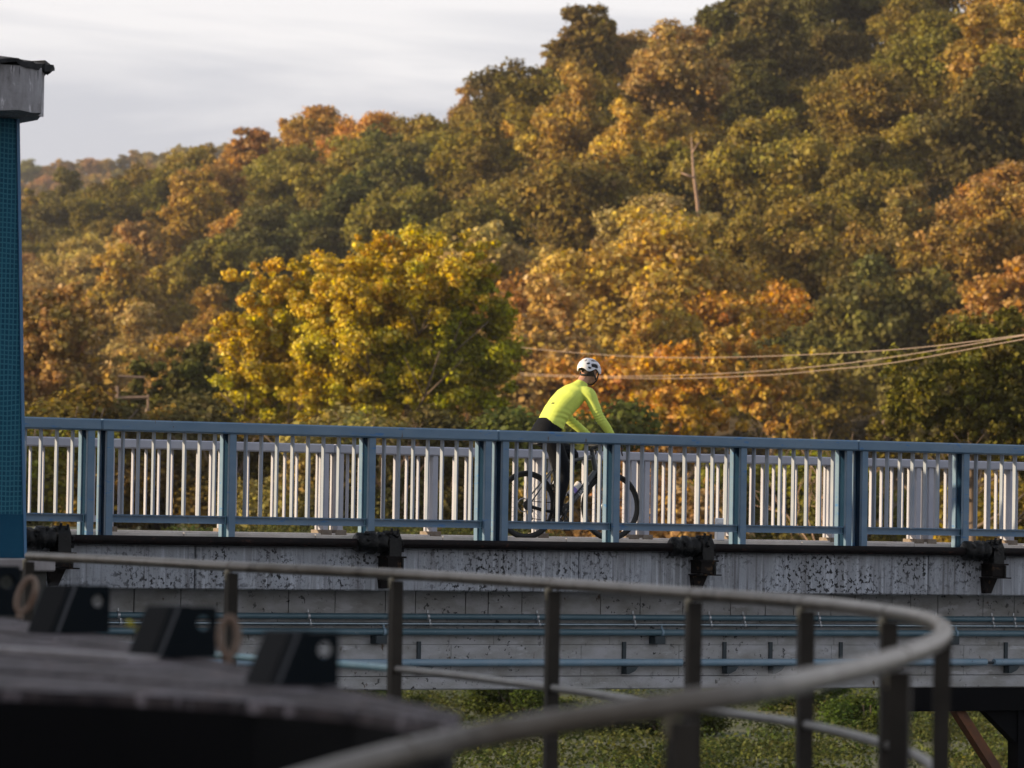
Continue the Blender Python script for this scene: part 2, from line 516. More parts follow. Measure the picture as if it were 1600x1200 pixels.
# a farther ridge seen over the left end of the slope
FAR_SKY = [(-700, 330), (-200, 285), (30, 246), (150, 232), (260, 216), (340, 210), (480, 215), (700, 240), (1000, 300)]
def far_point(x, v):
    d = 1250 + 550 * v
    H = 825 + ROLL * (x - 800)
    y1 = lerp_tab(FAR_SKY, x) + 10 * F_PX / 1800
    z = (H - y1) / F_PX * 1800 * v
    p = at_depth(x, H, d)
    return np.array([p[0], p[1], CAM[2] + z])
xf = np.linspace(-700, 1000, 18)
pf = [far_point(x, v) for v in np.linspace(0, 1, 9) for x in xf]
pf += [far_point(x, 1.0) + np.array([0.5 * 500, 0.866 * 500, -60]) for x in xf]
fm = MB().add(pf, [(j * 18 + i, j * 18 + i + 1, (j + 1) * 18 + i + 1, (j + 1) * 18 + i) for j in range(9) for i in range(17)])
struct(fm.build('distant_hill', MT['soil'], None, smooth='all'))

# ================================================================== the bridge
BX0, BX1 = -16.0, 21.0
DECK_Z = 0.025
br = empty('road_bridge', (0, 4, 0), 'concrete road bridge with stained fascia and girder under the blue railing', 'bridge')
MB().box(BX0, BX1, 0.52, 8.9, -0.40, DECK_Z).build('deck', MT['asphalt'], br)
x = BX0
k = 0
while x < BX1:                                                # fascia cast in lengths with open joints
    x2 = min(x + 4.2, BX1)
    MB().box(x + 0.006, x2 - 0.006, 0.0, 0.5, -0.482, -0.075, 0.012).build('fascia_slab', MT['concrete'], br)
    MB().box(x + 0.004, x2 - 0.004, -0.025, 0.24, -0.0745, -0.055, 0.004).build('drip_edge', MT['coping'], br)
    x = x2
x = BX0
while x < BX1:
    x2 = min(x + 1.4, BX1)
    MB().box(x + 0.003, x2 - 0.003, 0.26, 0.50, -0.0545, 0.045, 0.006).build('kerb_stone', MT['kerb'], br)
    x = x2
MB().box(BX0, BX1, 0.02, 0.2595, -0.0545, 0.0, 0).build('kerb_bed', MT['concrete'], br)
MB().box(BX0, BX1, 8.92, 9.2, -0.45, 0.045, 0.01).build('far_kerb', MT['kerb'], br)
# girder wall: a backing with blocks in courses
MB().box(BX0, BX1, 0.50, 0.9, -1.44, -0.4835).build('girder_core', MT['joint'], br)
rb = random.Random(3)
def course(z0, z1, w0, w1, y, gp=.0018):
    x = BX0
    while x < BX1:
        x2 = min(x + rb.uniform(w0, w1), BX1)
        yy = y + rb.uniform(-0.002, 0.002)
        MB().box(x + gp, x2 - gp, yy, 0.4995, z0 + 0.0015, z1 - 0.0015, 0.0015).build('girder_block', MT['girder'], br)
        x = x2
course(-0.71, -0.484, 0.22, 0.62, 0.435, .005)
course(-1.01, -0.71, 0.5, 0.9, 0.43)
course(-1.32, -1.01, 0.45, 0.85, 0.425)
MB().box(BX0, BX1, 0.40, 0.4995, -1.452, -1.325, 0.012).build('girder_foot', MT['girder'], br)
MB().box(BX0, BX1, 0.905, 8.3, -0.62, -0.405).build('underside_slab', MT['joint'], br)
# steel trestle below the right end
MB().box(5.05, 12.0, 0.42, 0.70, -1.70, -1.456, 0.006).build('trestle_beam', MT['beamdark'], br)
p0 = at_Y(1487, 1108, 0.55); p1 = at_Y(1530, 1175, 0.55)
dv = (p1 - p0)
bm_ = MB()
bm_.add([(p0[0], .5, p0[2]), (p0[0] + .13, .5, p0[2]), (p1[0] + .13 + dv[0], .5, p1[2] + dv[2]), (p1[0] + dv[0], .5, p1[2] + dv[2]),
         (p0[0], .62, p0[2]), (p0[0] + .13, .62, p0[2]), (p1[0] + .13 + dv[0], .62, p1[2] + dv[2]), (p1[0] + dv[0], .62, p1[2] + dv[2])],
        [(0, 1, 2, 3), (4, 7, 6, 5), (0, 4, 5, 1), (1, 5, 6, 2), (2, 6, 7, 3), (3, 7, 4, 0)])
bm_.build('brace', MT['rustbar'], br)
q = at_Y(1585, 1120, 0.55)
MB().box(q[0], q[0] + 0.5, 0.48, 0.66, -6.2, -1.703).build('trestle_post', MT['beamdark'], br)
MB().prism([(q[0] - 0.42, -1.703), (q[0] - 0.002, -1.703), (q[0] - 0.002, -2.05)], 'y', 0.5, 0.62).build('gusset', MT['beamdark'], br)
MB().box(-15.5, -9.0, 0.3, 8.5, -6.2, -1.46).build('abutment', MT['mossy'], br)
MB().box(13.5, 20.5, 0.3, 8.5, -6.2, -1.71).build('abutment', MT['mossy'], br)

# ------------------------------------------------------------------ railings
PERIOD = 4.245
def railing(name, label, X0, X1, x_ref, Yf, sgn, m, mdark, mbal, base_mat=None):
    """posts in I form with balusters between; Yf is the face towards the platform, sgn the side of depth"""
    t = empty(name, (0, Yf, 0), label, 'railing')
    Y = lambda a: Yf + sgn * a
    y2 = lambda a, b: (min(Y(a), Y(b)), max(Y(a), Y(b)))
    HW = 0.036
    post_mb = MB()
    for (a, b, hw) in ((0.0, 0.045, HW), (0.145, 0.215, HW)):
        ya, yb = y2(a, b)
        post_mb.box(-hw, hw, ya - Yf, yb - Yf, 0.0, 0.985, 0.004)
    ya, yb = y2(0.0455, 0.1445)
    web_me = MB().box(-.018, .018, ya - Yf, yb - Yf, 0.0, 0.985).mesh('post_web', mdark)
    post_me = post_mb.mesh('post', m)
    ya, yb = y2(0.046, 0.098)
    bal_me = MB().box(-0.008, 0.008, ya - Yf, yb - Yf, 0.21, 0.984).mesh('baluster', mbal)
    base_me = None
    if base_mat:
        ya, yb = y2(-0.03, 0.25)
        base_me = MB().box(-0.07, 0.07, ya - Yf, yb - Yf, 0.0, 0.085, 0.006).mesh('post_foot', base_mat)
    posts = []
    n0 = math.floor((X0 - x_ref) / PERIOD) - 1
    for n in range(n0, n0 + 30):
        c = x_ref + n * PERIOD
        posts += [c - 0.097, c + 0.097, c + 1.37, c + 2.865]
    posts = sorted(p for p in posts if X0 <= p <= X1)
    for p in posts:
        po = link('post', post_me, t, (p, 0, 0))
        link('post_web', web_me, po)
        if base_me:
            link('post_foot', base_me, t, (p, 0, 0))
    for a, b in zip(posts[:-1], posts[1:]):
        if b - a < 0.5:
            continue
        # channel section bottom rail
        ch = MB()
        yA, yB = y2(0.047, 0.10)
        ch.box(a + HW + .002, b - HW - .002, yA, yB, 0.198, 0.2095)
        ch.box(a + HW + .002, b - HW - .002, yA, yB, 0.134, 0.144)
        yA, yB = y2(0.075, 0.0995)
        ch.box(a + HW + .002, b - HW - .002, yA, yB, 0.1445, 0.1975)
        ch.build('bottom_rail', m, t)
        n = round((b - a) / 0.161)
        for k in range(1, n):
            link('baluster', bal_me, t, (a + (b - a) * k / n, 0, 0))
    # top rail in lengths, one over each bay pair
    cuts = [X0] + [p + 0.097 for p in posts if any(abs(q - p - 0.194) < 0.01 for q in posts)] + [X1]
    cuts = sorted(set(round(c, 3) for c in cuts))
    yA, yB = y2(-0.022, 0.235)
    for a, b in zip(cuts[:-1], cuts[1:]):
        if b - a > 0.05:
            MB().box(a + .0015, b - .0015, yA, yB, 0.9855, 1.093, 0.014).build('top_rail', m, t)
    return t
railing('bridge_railing', 'weathered blue steel railing on the near edge of the bridge', -9.0, 11.5, -0.151, 0.0, 1, MT['blue'], MT['blue_shaded'], MT['baluster'])
xr = at_Y(1000, 770, 8.95)[0]
railing('bridge_railing', 'pale grey steel railing on the far edge of the bridge behind the cyclist', -3.2, 18.5, xr, 9.15, -1, MT['pale'], MT['pale'], MT['pale'], MT['rustbase'])
# white marker post on the far kerb
p = at_Y(1124, 846, 8.0)
mk = empty('marker_post', (p[0], 8.0, DECK_Z), 'small white marker post seen through the bars at the far kerb', 'marker')
MB().box(p[0] - .055, p[0] + .055, 7.965, 8.035, DECK_Z, 0.30, 0.012).build('post_body', MT['whitepost'], mk)
MB().box(p[0] - .056, p[0] + .056, 7.9635, 7.9645, 0.20, 0.245).build('band', MT['clamp'], mk)

# ------------------------------------------------------------------ drive shaft with greased bearings
SH_Y, SH_Z, SH_R = -0.115, -0.028, 0.044
sh = empty('drive_shaft', (0, SH_Y, SH_Z), 'long black rusty shaft running along the fascia below the blue railing', 'shaft')
MB().tube([(-7.4, SH_Y, SH_Z), (BX1 - 1, SH_Y, SH_Z)], SH_R, 14).build('shaft_tube', MT['shaft'], sh, smooth=True)
def bearing(X, label):
    t = empty('shaft_bearing', (X, SH_Y, SH_Z), label, 'bearing', 'bearings carrying the shaft along the fascia')
    c = MB()
    x0 = X - 0.24
    prof = [(0.0, .075), (.02, .098), (.085, .10), (.10, .088), (.13, .088), (.145, .108), (.19, .11), (.205, .09), (.235, .09), (.25, .102), (.30, .10), (.315, .07)]
    rr = random.Random(int(X * 100))
    c.tube([(x0 + a, SH_Y, SH_Z + .008) for a, _ in prof], [r * rr.uniform(.94, 1.06) for _, r in prof], 18)
    c.build('coupling', MT['grease'], t, smooth='all')
    xb = X + 0.085
    MB().prism([(SH_Y - .09, SH_Z - .12), (SH_Y + .105, SH_Z - .12), (SH_Y + .095, SH_Z + .06), (SH_Y + .05, SH_Z + .125), (SH_Y - .03, SH_Z + .125), (SH_Y - .085, SH_Z + .05)],
               'x', xb, xb + 0.13).build('pillow_block', MT['grease'], t)
    for (bx, bz, s_) in ((xb + .03, .135, .014), (xb + .1, .125, .013), (xb - .02, .095, .018), (xb + .15, .02, .016), (xb + .155, -.05, .014)):
        MB().tube([(bx, SH_Y - .06, SH_Z + bz - .03), (bx + .004, SH_Y - .065, SH_Z + bz + .012)], s_, 6).build('bolt', MT['grease'], t)
    # grease lumps
    lump = MB()
    for i in range(9):
        a = rr.uniform(0.1, 2.9); xx = x0 + rr.uniform(.02, .42)
        cx, cy, cz = xx, SH_Y - .095 * math.cos(a), SH_Z + .098 * math.sin(a)
        r = rr.uniform(.012, .028)
        lump.tube([(cx - r, cy, cz), (cx - r * .5, cy, cz + r * .2), (cx + r * .5, cy, cz + r * .3), (cx + r, cy, cz)], [r * .3, r, r * .9, r * .25], 8)
    lg = lump.build('grease_lump', MT['grease'], t, smooth='all')
    lg['kind'] = 'stuff'
    # bracket: shelf, box web, gusset down the fascia
    MB().box(X + .045, X + .265, SH_Y - .10, -0.027, SH_Z - .138, SH_Z - .1205).build('shelf', MT['bracket'], t)
    MB().box(X + .07, X + .235, SH_Y - .085, -0.002, SH_Z - .255, SH_Z - .1385).build('bracket_box', MT['bracket'], t)
    MB().box(X + .215, X + .235, SH_Y - .10, -0.003, SH_Z - .262, SH_Z - .139).build('end_plate', MT['grease'], t)
    MB().box(X + .04, X + .30, SH_Y - .10, -0.003, SH_Z - .275, SH_Z - .2625).build('shelf', MT['bracket'], t)
    MB().prism([(X + .055, SH_Z - .2755), (X + .225, SH_Z - .2755), (X + .15, SH_Z - .43), (X + .075, SH_Z - .43)], 'y', -0.075, -0.003).build('gusset', MT['bracket'], t)
    return t
bx = [at_Y(590, 850, SH_Y)[0], at_Y(1080, 858, SH_Y)[0], at_Y(1535, 866, SH_Y)[0], at_Y(72, 842, SH_Y)[0]]
for X, lab in zip(bx, ['black greased shaft bearing on a steel bracket below the second single post from the tower',
                       'black greased shaft bearing on a bracket just past the front wheel of the bicycle',
                       'black greased shaft bearing on a bracket above the dark trestle beam',
                       'black greased shaft bearing partly hidden beside the blue tiled tower']):
    bearing(X, lab)

# ------------------------------------------------------------------ pipes on the girder
def clampset(parent, xs, Y, Z, r, m):
    me = None
    for x in xs:
        mb = MB()
        mb.tube([(x - .012, Y, Z), (x + .012, Y, Z)], r * 1.28, 12)
        mb.box(x - .007, x + .007, Y - .008, Y + .008, Z + r * 1.2, Z + r * 1.2 + .03)
        mb.build('clamp', m, parent, smooth=True)
cx = [at_Y(x, 962, .3)[0] for x in (188, 485, 672, 843, 993, 1112, 1165, 1283, 1466, 1554, 1588)]
t = empty('utility_pipe', (0, .34, -.735), 'topmost grey blue pipe of the three along the concrete girder', 'pipe')
MB().tube([(-8.2, .355, -.735), (BX1, .355, -.735)], .029, 12).build('pipe_run', MT['pipeblue'], t, smooth=True)
clampset(t, cx, .355, -.735, .029, MT['clamp'])
t = empty('utility_pipe', (0, .34, -.81), 'thin shiny conduit between two thicker pipes on the girder', 'pipe')
MB().tube([(-8.2, .36, -.808), (BX1, .36, -.808)], .0175, 10).build('pipe_run', MT['conduit'], t, smooth=True)
clampset(t, [c + .03 for c in cx], .36, -.808, .0175, MT['clamp'])
t = empty('utility_pipe', (0, .34, -.885), 'speckled grey blue pipe directly under the thin conduit', 'pipe')
MB().tube([(-8.2, .345, -.885), (BX1, .345, -.885)], .033, 12).build('pipe_run', MT['pipeblue'], t, smooth=True)
for xx in (595, 1030, 1490):
    X = at_Y(xx, 995, .34)[0]
    MB().box(X - .07, X + .05, .30, .424, -1.0, -.9195, .004).build('bracket', MT['darksteel'], t)
    clampset(t, [X + .03], .345, -.885, .033, MT['pipelow'])
t = empty('utility_pipe', (0, .34, -1.185), 'lowest faded blue pipe on the girder, broken at open joints', 'pipe')
gaps = [at_Y(1072, 1036, .34)[0], at_Y(1547, 1034, .34)[0]]
x = -8.2
for gx in gaps + [BX1 + 0.1]:
    MB().tube([(x, .345, -1.185), (gx - .05, .345, -1.185)], .037, 12).build('pipe_run', MT['pipelow'], t, smooth=True)
    MB().tube([(gx - .0495, .345, -1.19), (gx + .0495, .345, -1.19)], .013, 8).build('inner_rod', MT['darksteel'], t, smooth=True)
    x = gx + .05
for xx in (660, 981, 1138, 1210, 1320, 1578):
    X = at_Y(xx, 1030, .34)[0]
    b = MB().box(X - .02, X + .02, .405, .4235, -1.30, -.98)
    b.build('hanger', MT['darksteel'], t)
    MB().prism([(X - .03, -1.225), (X + .11, -1.225), (X + .07, -1.27), (X + .0, -1.30), (X - .03, -1.30)], 'y', .31, .4045).build('bracket', MT['darksteel'], t)

# ================================================================== blue tower at the left with its capstone
TB = at_depth(41, 872, 36.0)
tz0 = TB[2]
TOPZ = at_depth(31, 185, 36.0)[2]
tw = empty('tiled_tower', (TB[0] - 1.4, TB[1] + .6, tz0), 'blue mosaic tiled tower with a cracked grey capstone beside the bridge', 'tower')
TWX0, TWX1, TWY0, TWY1 = TB[0] - 3.0, TB[0], TB[1], TB[1] + 1.3
def frustum(mb, x0, x1, y0, y1, z0, X0, X1, Y0, Y1, z1):
    return mb.add([(x0, y0, z0), (x1, y0, z0), (x1, y1, z0), (x0, y1, z0), (X0, Y0, z1), (X1, Y0, z1), (X1, Y1, z1), (X0, Y1, z1)],
                  [(0, 3, 2, 1), (4, 5, 6, 7), (0, 1, 5, 4), (1, 2, 6, 5), (2, 3, 7, 6), (3, 0, 4, 7)])
bat = 0.135 / (TOPZ - tz0)
def tx(z): return bat * (z - tz0)
zb = tz0 + 0.345
frustum(MB(), TWX0, TWX1, TWY0, TWY1, tz0, TWX0, TWX1 - tx(zb), TWY0, TWY1 - tx(zb), zb).build('base_panel', MT['towerbase'], tw)
frustum(MB(), TWX0, TWX1 - tx(zb) - .012, TWY0 + .012, TWY1 - tx(zb) - .012, zb + .0005, TWX0, TWX1 - .135 - .012, TWY0 + .012, TWY1 - .135 - .012, TOPZ).build('tile_cladding', MT['tile'], tw)
frustum(MB(), TWX1 - tx(zb) - .022, TWX1 - tx(zb) + .004, TWY0 - .004, TWY0 + .03, zb + .001, TWX1 - .135 - .022, TWX1 - .135 + .004, TWY0 - .004, TWY0 + .03, TOPZ - .001).build('corner_trim', MT['cornertrim'], tw)
frustum(MB(), TWX1 - .02, TWX1 + .004, TWY0 - .005, TWY0 + .02, tz0 + .001, TWX1 - tx(zb) - .02, TWX1 - tx(zb) + .004, TWY0 - .005, TWY0 + .02, zb).build('corner_trim', MT['cornertrim'], tw)
# capstone: rounded slab built from jagged stones
ccx, ccy = TB[0] - 1.42, TB[1] + 0.42
def cap_outline(n, grow, seed):
    rr = random.Random(seed)
    o = []
    for i in range(n):
        a = 2 * math.pi * i / n
        ca, sa = math.cos(a), math.sin(a)
        e = 0.62
        px_ = (abs(ca) ** e) * (1 if ca > 0 else -1) * (1.50 + grow)
        py_ = (abs(sa) ** e) * (1 if sa > 0 else -1) * (1.10 + grow)
        j = rr.uniform(-.012, .012)
        o.append((ccx + px_ * (1 + j), ccy + py_ * (1 + j)))
    return o
cz0, cz1 = TOPZ + .001, TOPZ + .375
o1, o2 = cap_outline(44, -.03, 2), cap_outline(44, 0.0, 5)
for i in range(44):
    if i % 4 == 0:
        seg = MB()
        ids = [(i + k) % 44 for k in range(5)]
        rr = random.Random(i)
        inn = [(ccx + (o2[k][0] - ccx) * .72, ccy + (o2[k][1] - ccy) * .72) for k in ids]
        outp = [(ccx + (o2[k][0] - ccx) * (rr.uniform(.982, 1.008) if 0 < n < 4 else .968), ccy + (o2[k][1] - ccy) * (rr.uniform(.982, 1.008) if 0 < n < 4 else .968)) for n, k in enumerate(ids)]
        dz = [rr.uniform(-.012, .012) for _ in ids]
        nseg = len(ids)
        vv = [(p[0], p[1], cz0 + dz[n] + .01) for n, p in enumerate(outp)] + [(p[0], p[1], cz0) for p in inn] + \
             [(p[0] * 1.0, p[1], cz1 + rr.uniform(-.03, .0)) for p in outp] + [(p[0], p[1], cz1 - .005) for p in inn]
        ff = []
        for k in range(nseg - 1):
            ff += [(k, k + 1, 2 * nseg + k + 1, 2 * nseg + k), (nseg + k, 3 * nseg + k, 3 * nseg + k + 1, nseg + k + 1),
                   (k, nseg + k, nseg + k + 1, k + 1), (2 * nseg + k, 2 * nseg + k + 1, 3 * nseg + k + 1, 3 * nseg + k)]
        ff += [(0, 2 * nseg, 3 * nseg, nseg), (nseg - 1, 2 * nseg - 1, 4 * nseg - 1, 3 * nseg - 1)]
        seg.add(vv, ff)
        seg.build('capstone', MT['capstone'], tw)
inn = [(ccx + (p[0] - ccx) * .715, ccy + (p[1] - ccy) * .715) for p in o2]
MB().prism(inn, 'z', cz0 + .002, cz1 - .008).build('cap_core', MT['capstone'], tw)
# torn roofing felt on top
rr = random.Random(9)
of = cap_outline(88, .05, 11)
top = [(p[0], p[1], cz1 + .025 + rr.uniform(-.012, .012)) for p in of]
bot = [(ccx + (p[0] - ccx) * .985, ccy + (p[1] - ccy) * .985, p[2] - rr.uniform(.02, .055)) for p in top]
mid = [(ccx + (p[0] - ccx) * .8, ccy + (p[1] - ccy) * .8, cz1 + .075) for p in of]
n = 88
fl = MB().add(top + bot + mid + [(ccx, ccy, cz1 + .10)],
              [(i, (i + 1) % n, n + (i + 1) % n, n + i) for i in range(n)] + [(i, 2 * n + i, 2 * n + (i + 1) % n, (i + 1) % n) for i in range(n)] +
              [(2 * n + i, 3 * n, 2 * n + (i + 1) % n) for i in range(n)])
fl.build('roofing_felt', MT['felt'], tw)
fp = at_depth(84, 104, 36.1)
MB().add([(fp[0] - .30, fp[1], fp[2] + .02), (fp[0] - .12, fp[1] - .1, fp[2] + .035), (fp[0], fp[1] - .02, fp[2] - .01), (fp[0] - .06, fp[1] + .08, fp[2] - .05), (fp[0] - .3, fp[1] + .12, fp[2] - .075),
          (fp[0] - .30, fp[1], fp[2] - .01), (fp[0] - .12, fp[1] - .1, fp[2] + .01), (fp[0], fp[1] - .02, fp[2] - .035)],
         [(0, 1, 2, 3, 4), (0, 5, 6, 1), (1, 6, 7, 2), (5, 4, 3, 7, 6)]).build('felt_flap', MT['felt'], tw)

# pier wall carrying the tower
pw = empty('weir_pier', (TB[0] - 1, TB[1], -6.2), 'dark mossy concrete pier wall below the blue tiled tower', 'pier')
MB().box(TB[0] - 4.5, TB[0] + .10, TB[1] - .35, TB[1] + 4.2, tz0 - .10, tz0 - .002, .012).build('coping', MT['coping'], pw)
MB().box(TB[0] - 4.5, TB[0] + .05, TB[1] - .28, TB[1] + 4.2, -6.2, tz0 - .1005).build('pier_wall', MT['mossy'], pw)
pz = at_depth(75, 930, 37.2)
MB().box(TB[0] + .0505, TB[0] + .62, TB[1] + 1.2, TB[1] + 3.9, -6.2, pz[2] + .15, .02).build('buttress', MT['mossy'], pw)

# ================================================================== curved handrail of the platform
RZ = -0.10
RAIL_PX = [(45, 869, -.070), (200, 876, -.074), (360, 885, -.080), (620, 897, -.093), (865, 912, -.103), (1085, 928, -.113), (1260, 941, -.122), (1390, 957, -.132), (1450, 969, -.139),
           (1474, 983, -.145), (1466, 1001, -.151), (1424, 1021, -.158), (1350, 1043, -.165), (1200, 1076, -.178), (1050, 1101, -.205), (900, 1124, -.24), (740, 1152, -.28), (560, 1195, -.32), (330, 1270, -.38), (0, 1400, -.47)]
RP = [tuple(at_Z(x, y, z)) for x, y, z in RAIL_PX]
def catmull(P, per=8):
    P = [np.array(p, float) for p in P]
    o = []
    for i in range(len(P) - 1):
        p0 = P[max(i - 1, 0)]; p1 = P[i]; p2 = P[i + 1]; p3 = P[min(i + 2, len(P) - 1)]
        for k in range(per):
            t = k / per
            o.append(0.5 * ((2 * p1) + (-p0 + p2) * t + (2 * p0 - 5 * p1 + 4 * p2 - p3) * t ** 2 + (-p0 + 3 * p1 - 3 * p2 + p3) * t ** 3))
    o.append(P[-1])
    return np.array(o)
curve = catmull(RP, 10)
# smooth the plan curve
for _ in range(4):
    curve[1:-1] = 0.25 * curve[:-2] + 0.5 * curve[1:-1] + 0.25 * curve[2:]
hr = empty('platform_handrail', (-14, -27, -1.16), 'curved tubular steel handrail of the platform sweeping in front of the bridge', 'handrail')
PLAT_Z = -1.16
def rail_at_px(px):
    """parameter of the plan curve whose top pipe shows at picture column px on the outbound leg"""
    best, bi = 1e9, 0
    for i, p in enumerate(curve):
        v = np.array([p[0], p[1], p[2]]) - CAM
        x = 800 + F_PX * (v @ _rt) / (v @ _fw)
        if abs(x - px) < best and (v @ _fw) > 13.6:
            best, bi = abs(x - px), i
    return bi
cuts = [0] + [rail_at_px(x) for x in (365, 622, 866, 1087, 1264, 1388)] + [len(curve) - 1]
cuts = sorted(set(cuts))
i_c = cuts[-2]
rest = [i_c + int((len(curve) - 1 - i_c) * f) for f in (0.16, 0.36, 0.58, 0.8)]
allc = sorted(set(cuts[:-1] + rest + [len(curve) - 1]))
for a, b in zip(allc[:-1], allc[1:]):
    seg = [tuple(curve[i]) for i in range(a, b + 1)]
    MB().tube(seg, .0265, 16).build('top_rail', MT['handrail'], hr, smooth=True)
for n, i in enumerate(allc):
    p = curve[i][:2]
    RZ = curve[i][2]
    tdir = (curve[min(i + 1, len(curve) - 1)] - curve[max(i - 1, 0)])[:2]
    tdir /= np.linalg.norm(tdir)
    ndir = np.array([-tdir[1], tdir[0]])
    if n:                                                         # collar weld on the pipe
        MB().tube([(p[0] - tdir[0] * .012, p[1] - tdir[1] * .012, RZ), (p[0] + tdir[0] * .012, p[1] + tdir[1] * .012, RZ)], .0285, 16).build('weld_collar', MT['handrail'], hr, smooth=True)
    a = .027
    corners = [p + tdir * a + ndir * a, p - tdir * a + ndir * a, p - tdir * a - ndir * a, p + tdir * a - ndir * a]
    MB().prism([(c[0], c[1]) for c in corners], 'z', PLAT_Z, RZ - .034).build('post', MT['railpost'], hr)
    s = p - _r0[:2] * .024
    MB().tube([(s[0], s[1], RZ - .075), (s[0], s[1], RZ - .03), (p[0], p[1], RZ - .012)], [.010, .015, .012], 8).build('weld', MT['weld'], hr, smooth='all')
c2 = cuts[1], cuts[2]
for a, b in zip(allc[:-1], allc[1:]):
    seg = [(curve[i][0], curve[i][1], curve[i][2] - .46) for i in range(a, b + 1)]
    MB().tube(seg, .018, 12).build('mid_rail', MT['cyanrail'] if b <= cuts[2] else MT['midrail'], hr, smooth=True)
# the platform slab itself
poly = [(c[0], c[1]) for c in curve[::4]] + [(-17.6, -42), (-34, -42), (-34, -12.6)]
plat = MB().prism(poly, 'z', PLAT_Z - .35, PLAT_Z)
tag(plat.build('platform', MT['mossy']), 'concrete platform slab inside the curved handrail', 'platform')
plw = [(c[0] - .35, c[1] - .1) for c in curve[::4]] + [(-17.9, -41.7), (-33.7, -41.7), (-33.7, -12.9)]
tag(MB().prism(plw, 'z', -6.2, PLAT_Z - .3505).build('platform_wall', MT['mossy']), 'dark retaining wall under the platform slab', 'wall')

# ================================================================== gate beam with lifting lugs in front
GZ = -0.25
far_e = [at_Z(x, y, GZ) for x, y in ((-120, 940), (0, 962), (170, 992), (340, 1030), (530, 1071), (650, 1098), (722, 1112))]
near_e = [at_Z(x, y, GZ) for x, y in ((705, 1130), (560, 1108), (400, 1094), (200, 1083), (30, 1076), (-160, 1070))]
gb = empty('gate_beam', (float(far_e[3][0]), float(far_e[3][1]), PLAT_Z), 'dark weathered gate beam with black lugs inside the curved handrail', 'beam')
poly = [(p[0], p[1]) for p in far_e + near_e]
def resample(P, n):
    P = np.array([q[:2] for q in P]); s = np.concatenate([[0], np.cumsum(np.linalg.norm(np.diff(P, axis=0), axis=1))])
    t = np.linspace(0, s[-1], n)
    return np.stack([np.interp(t, s, P[:, k]) for k in (0, 1)], axis=1)
fe, ne = resample(far_e, 12), resample(near_e[::-1], 12)
gp_ = random.Random(4)
for a, b in ((0, .17), (.17, .36), (.36, .52), (.52, .70), (.70, .86), (.86, 1.0)):              # boards laid along the beam
    e0 = [fe[k] + (ne[k] - fe[k]) * (a + .006) for k in range(12)]
    e1 = [fe[k] + (ne[k] - fe[k]) * (b - .006) for k in range(12)]
    MB().prism([tuple(q) for q in e0 + e1[::-1]], 'z', GZ - .03, GZ - gp_.uniform(0, .012)).build('board', MT['beamtop'], gb)
cen = np.mean(np.array(poly), axis=0)
MB().prism([tuple(cen + (np.array(p) - cen) * .985) for p in poly], 'z', PLAT_Z, GZ - .0305).build('beam_body', MT['beamdark'], gb)
# a raised rib across the top, an edge highlight painted into its pale colour
ra, rbb = at_Z(-100, 1012, GZ), at_Z(225, 1034, GZ)
dr = (rbb - ra) / np.linalg.norm(rbb - ra); nr = np.array([-dr[1], dr[0], 0])
MB().prism([tuple((ra + nr * .05)[:2]), tuple((rbb + nr * .05)[:2]), tuple((rbb - nr * .05)[:2]), tuple((ra - nr * .05)[:2])], 'z', GZ + .0005, GZ + .016).build('rib', MT['coping'], gb)
rp = at_Z(-20, 1072, GZ)
MB().tube([(rp[0], rp[1], PLAT_Z), (rp[0], rp[1], GZ - .06)], .045, 10).build('drain_pipe', MT['eye'], gb, smooth=True)
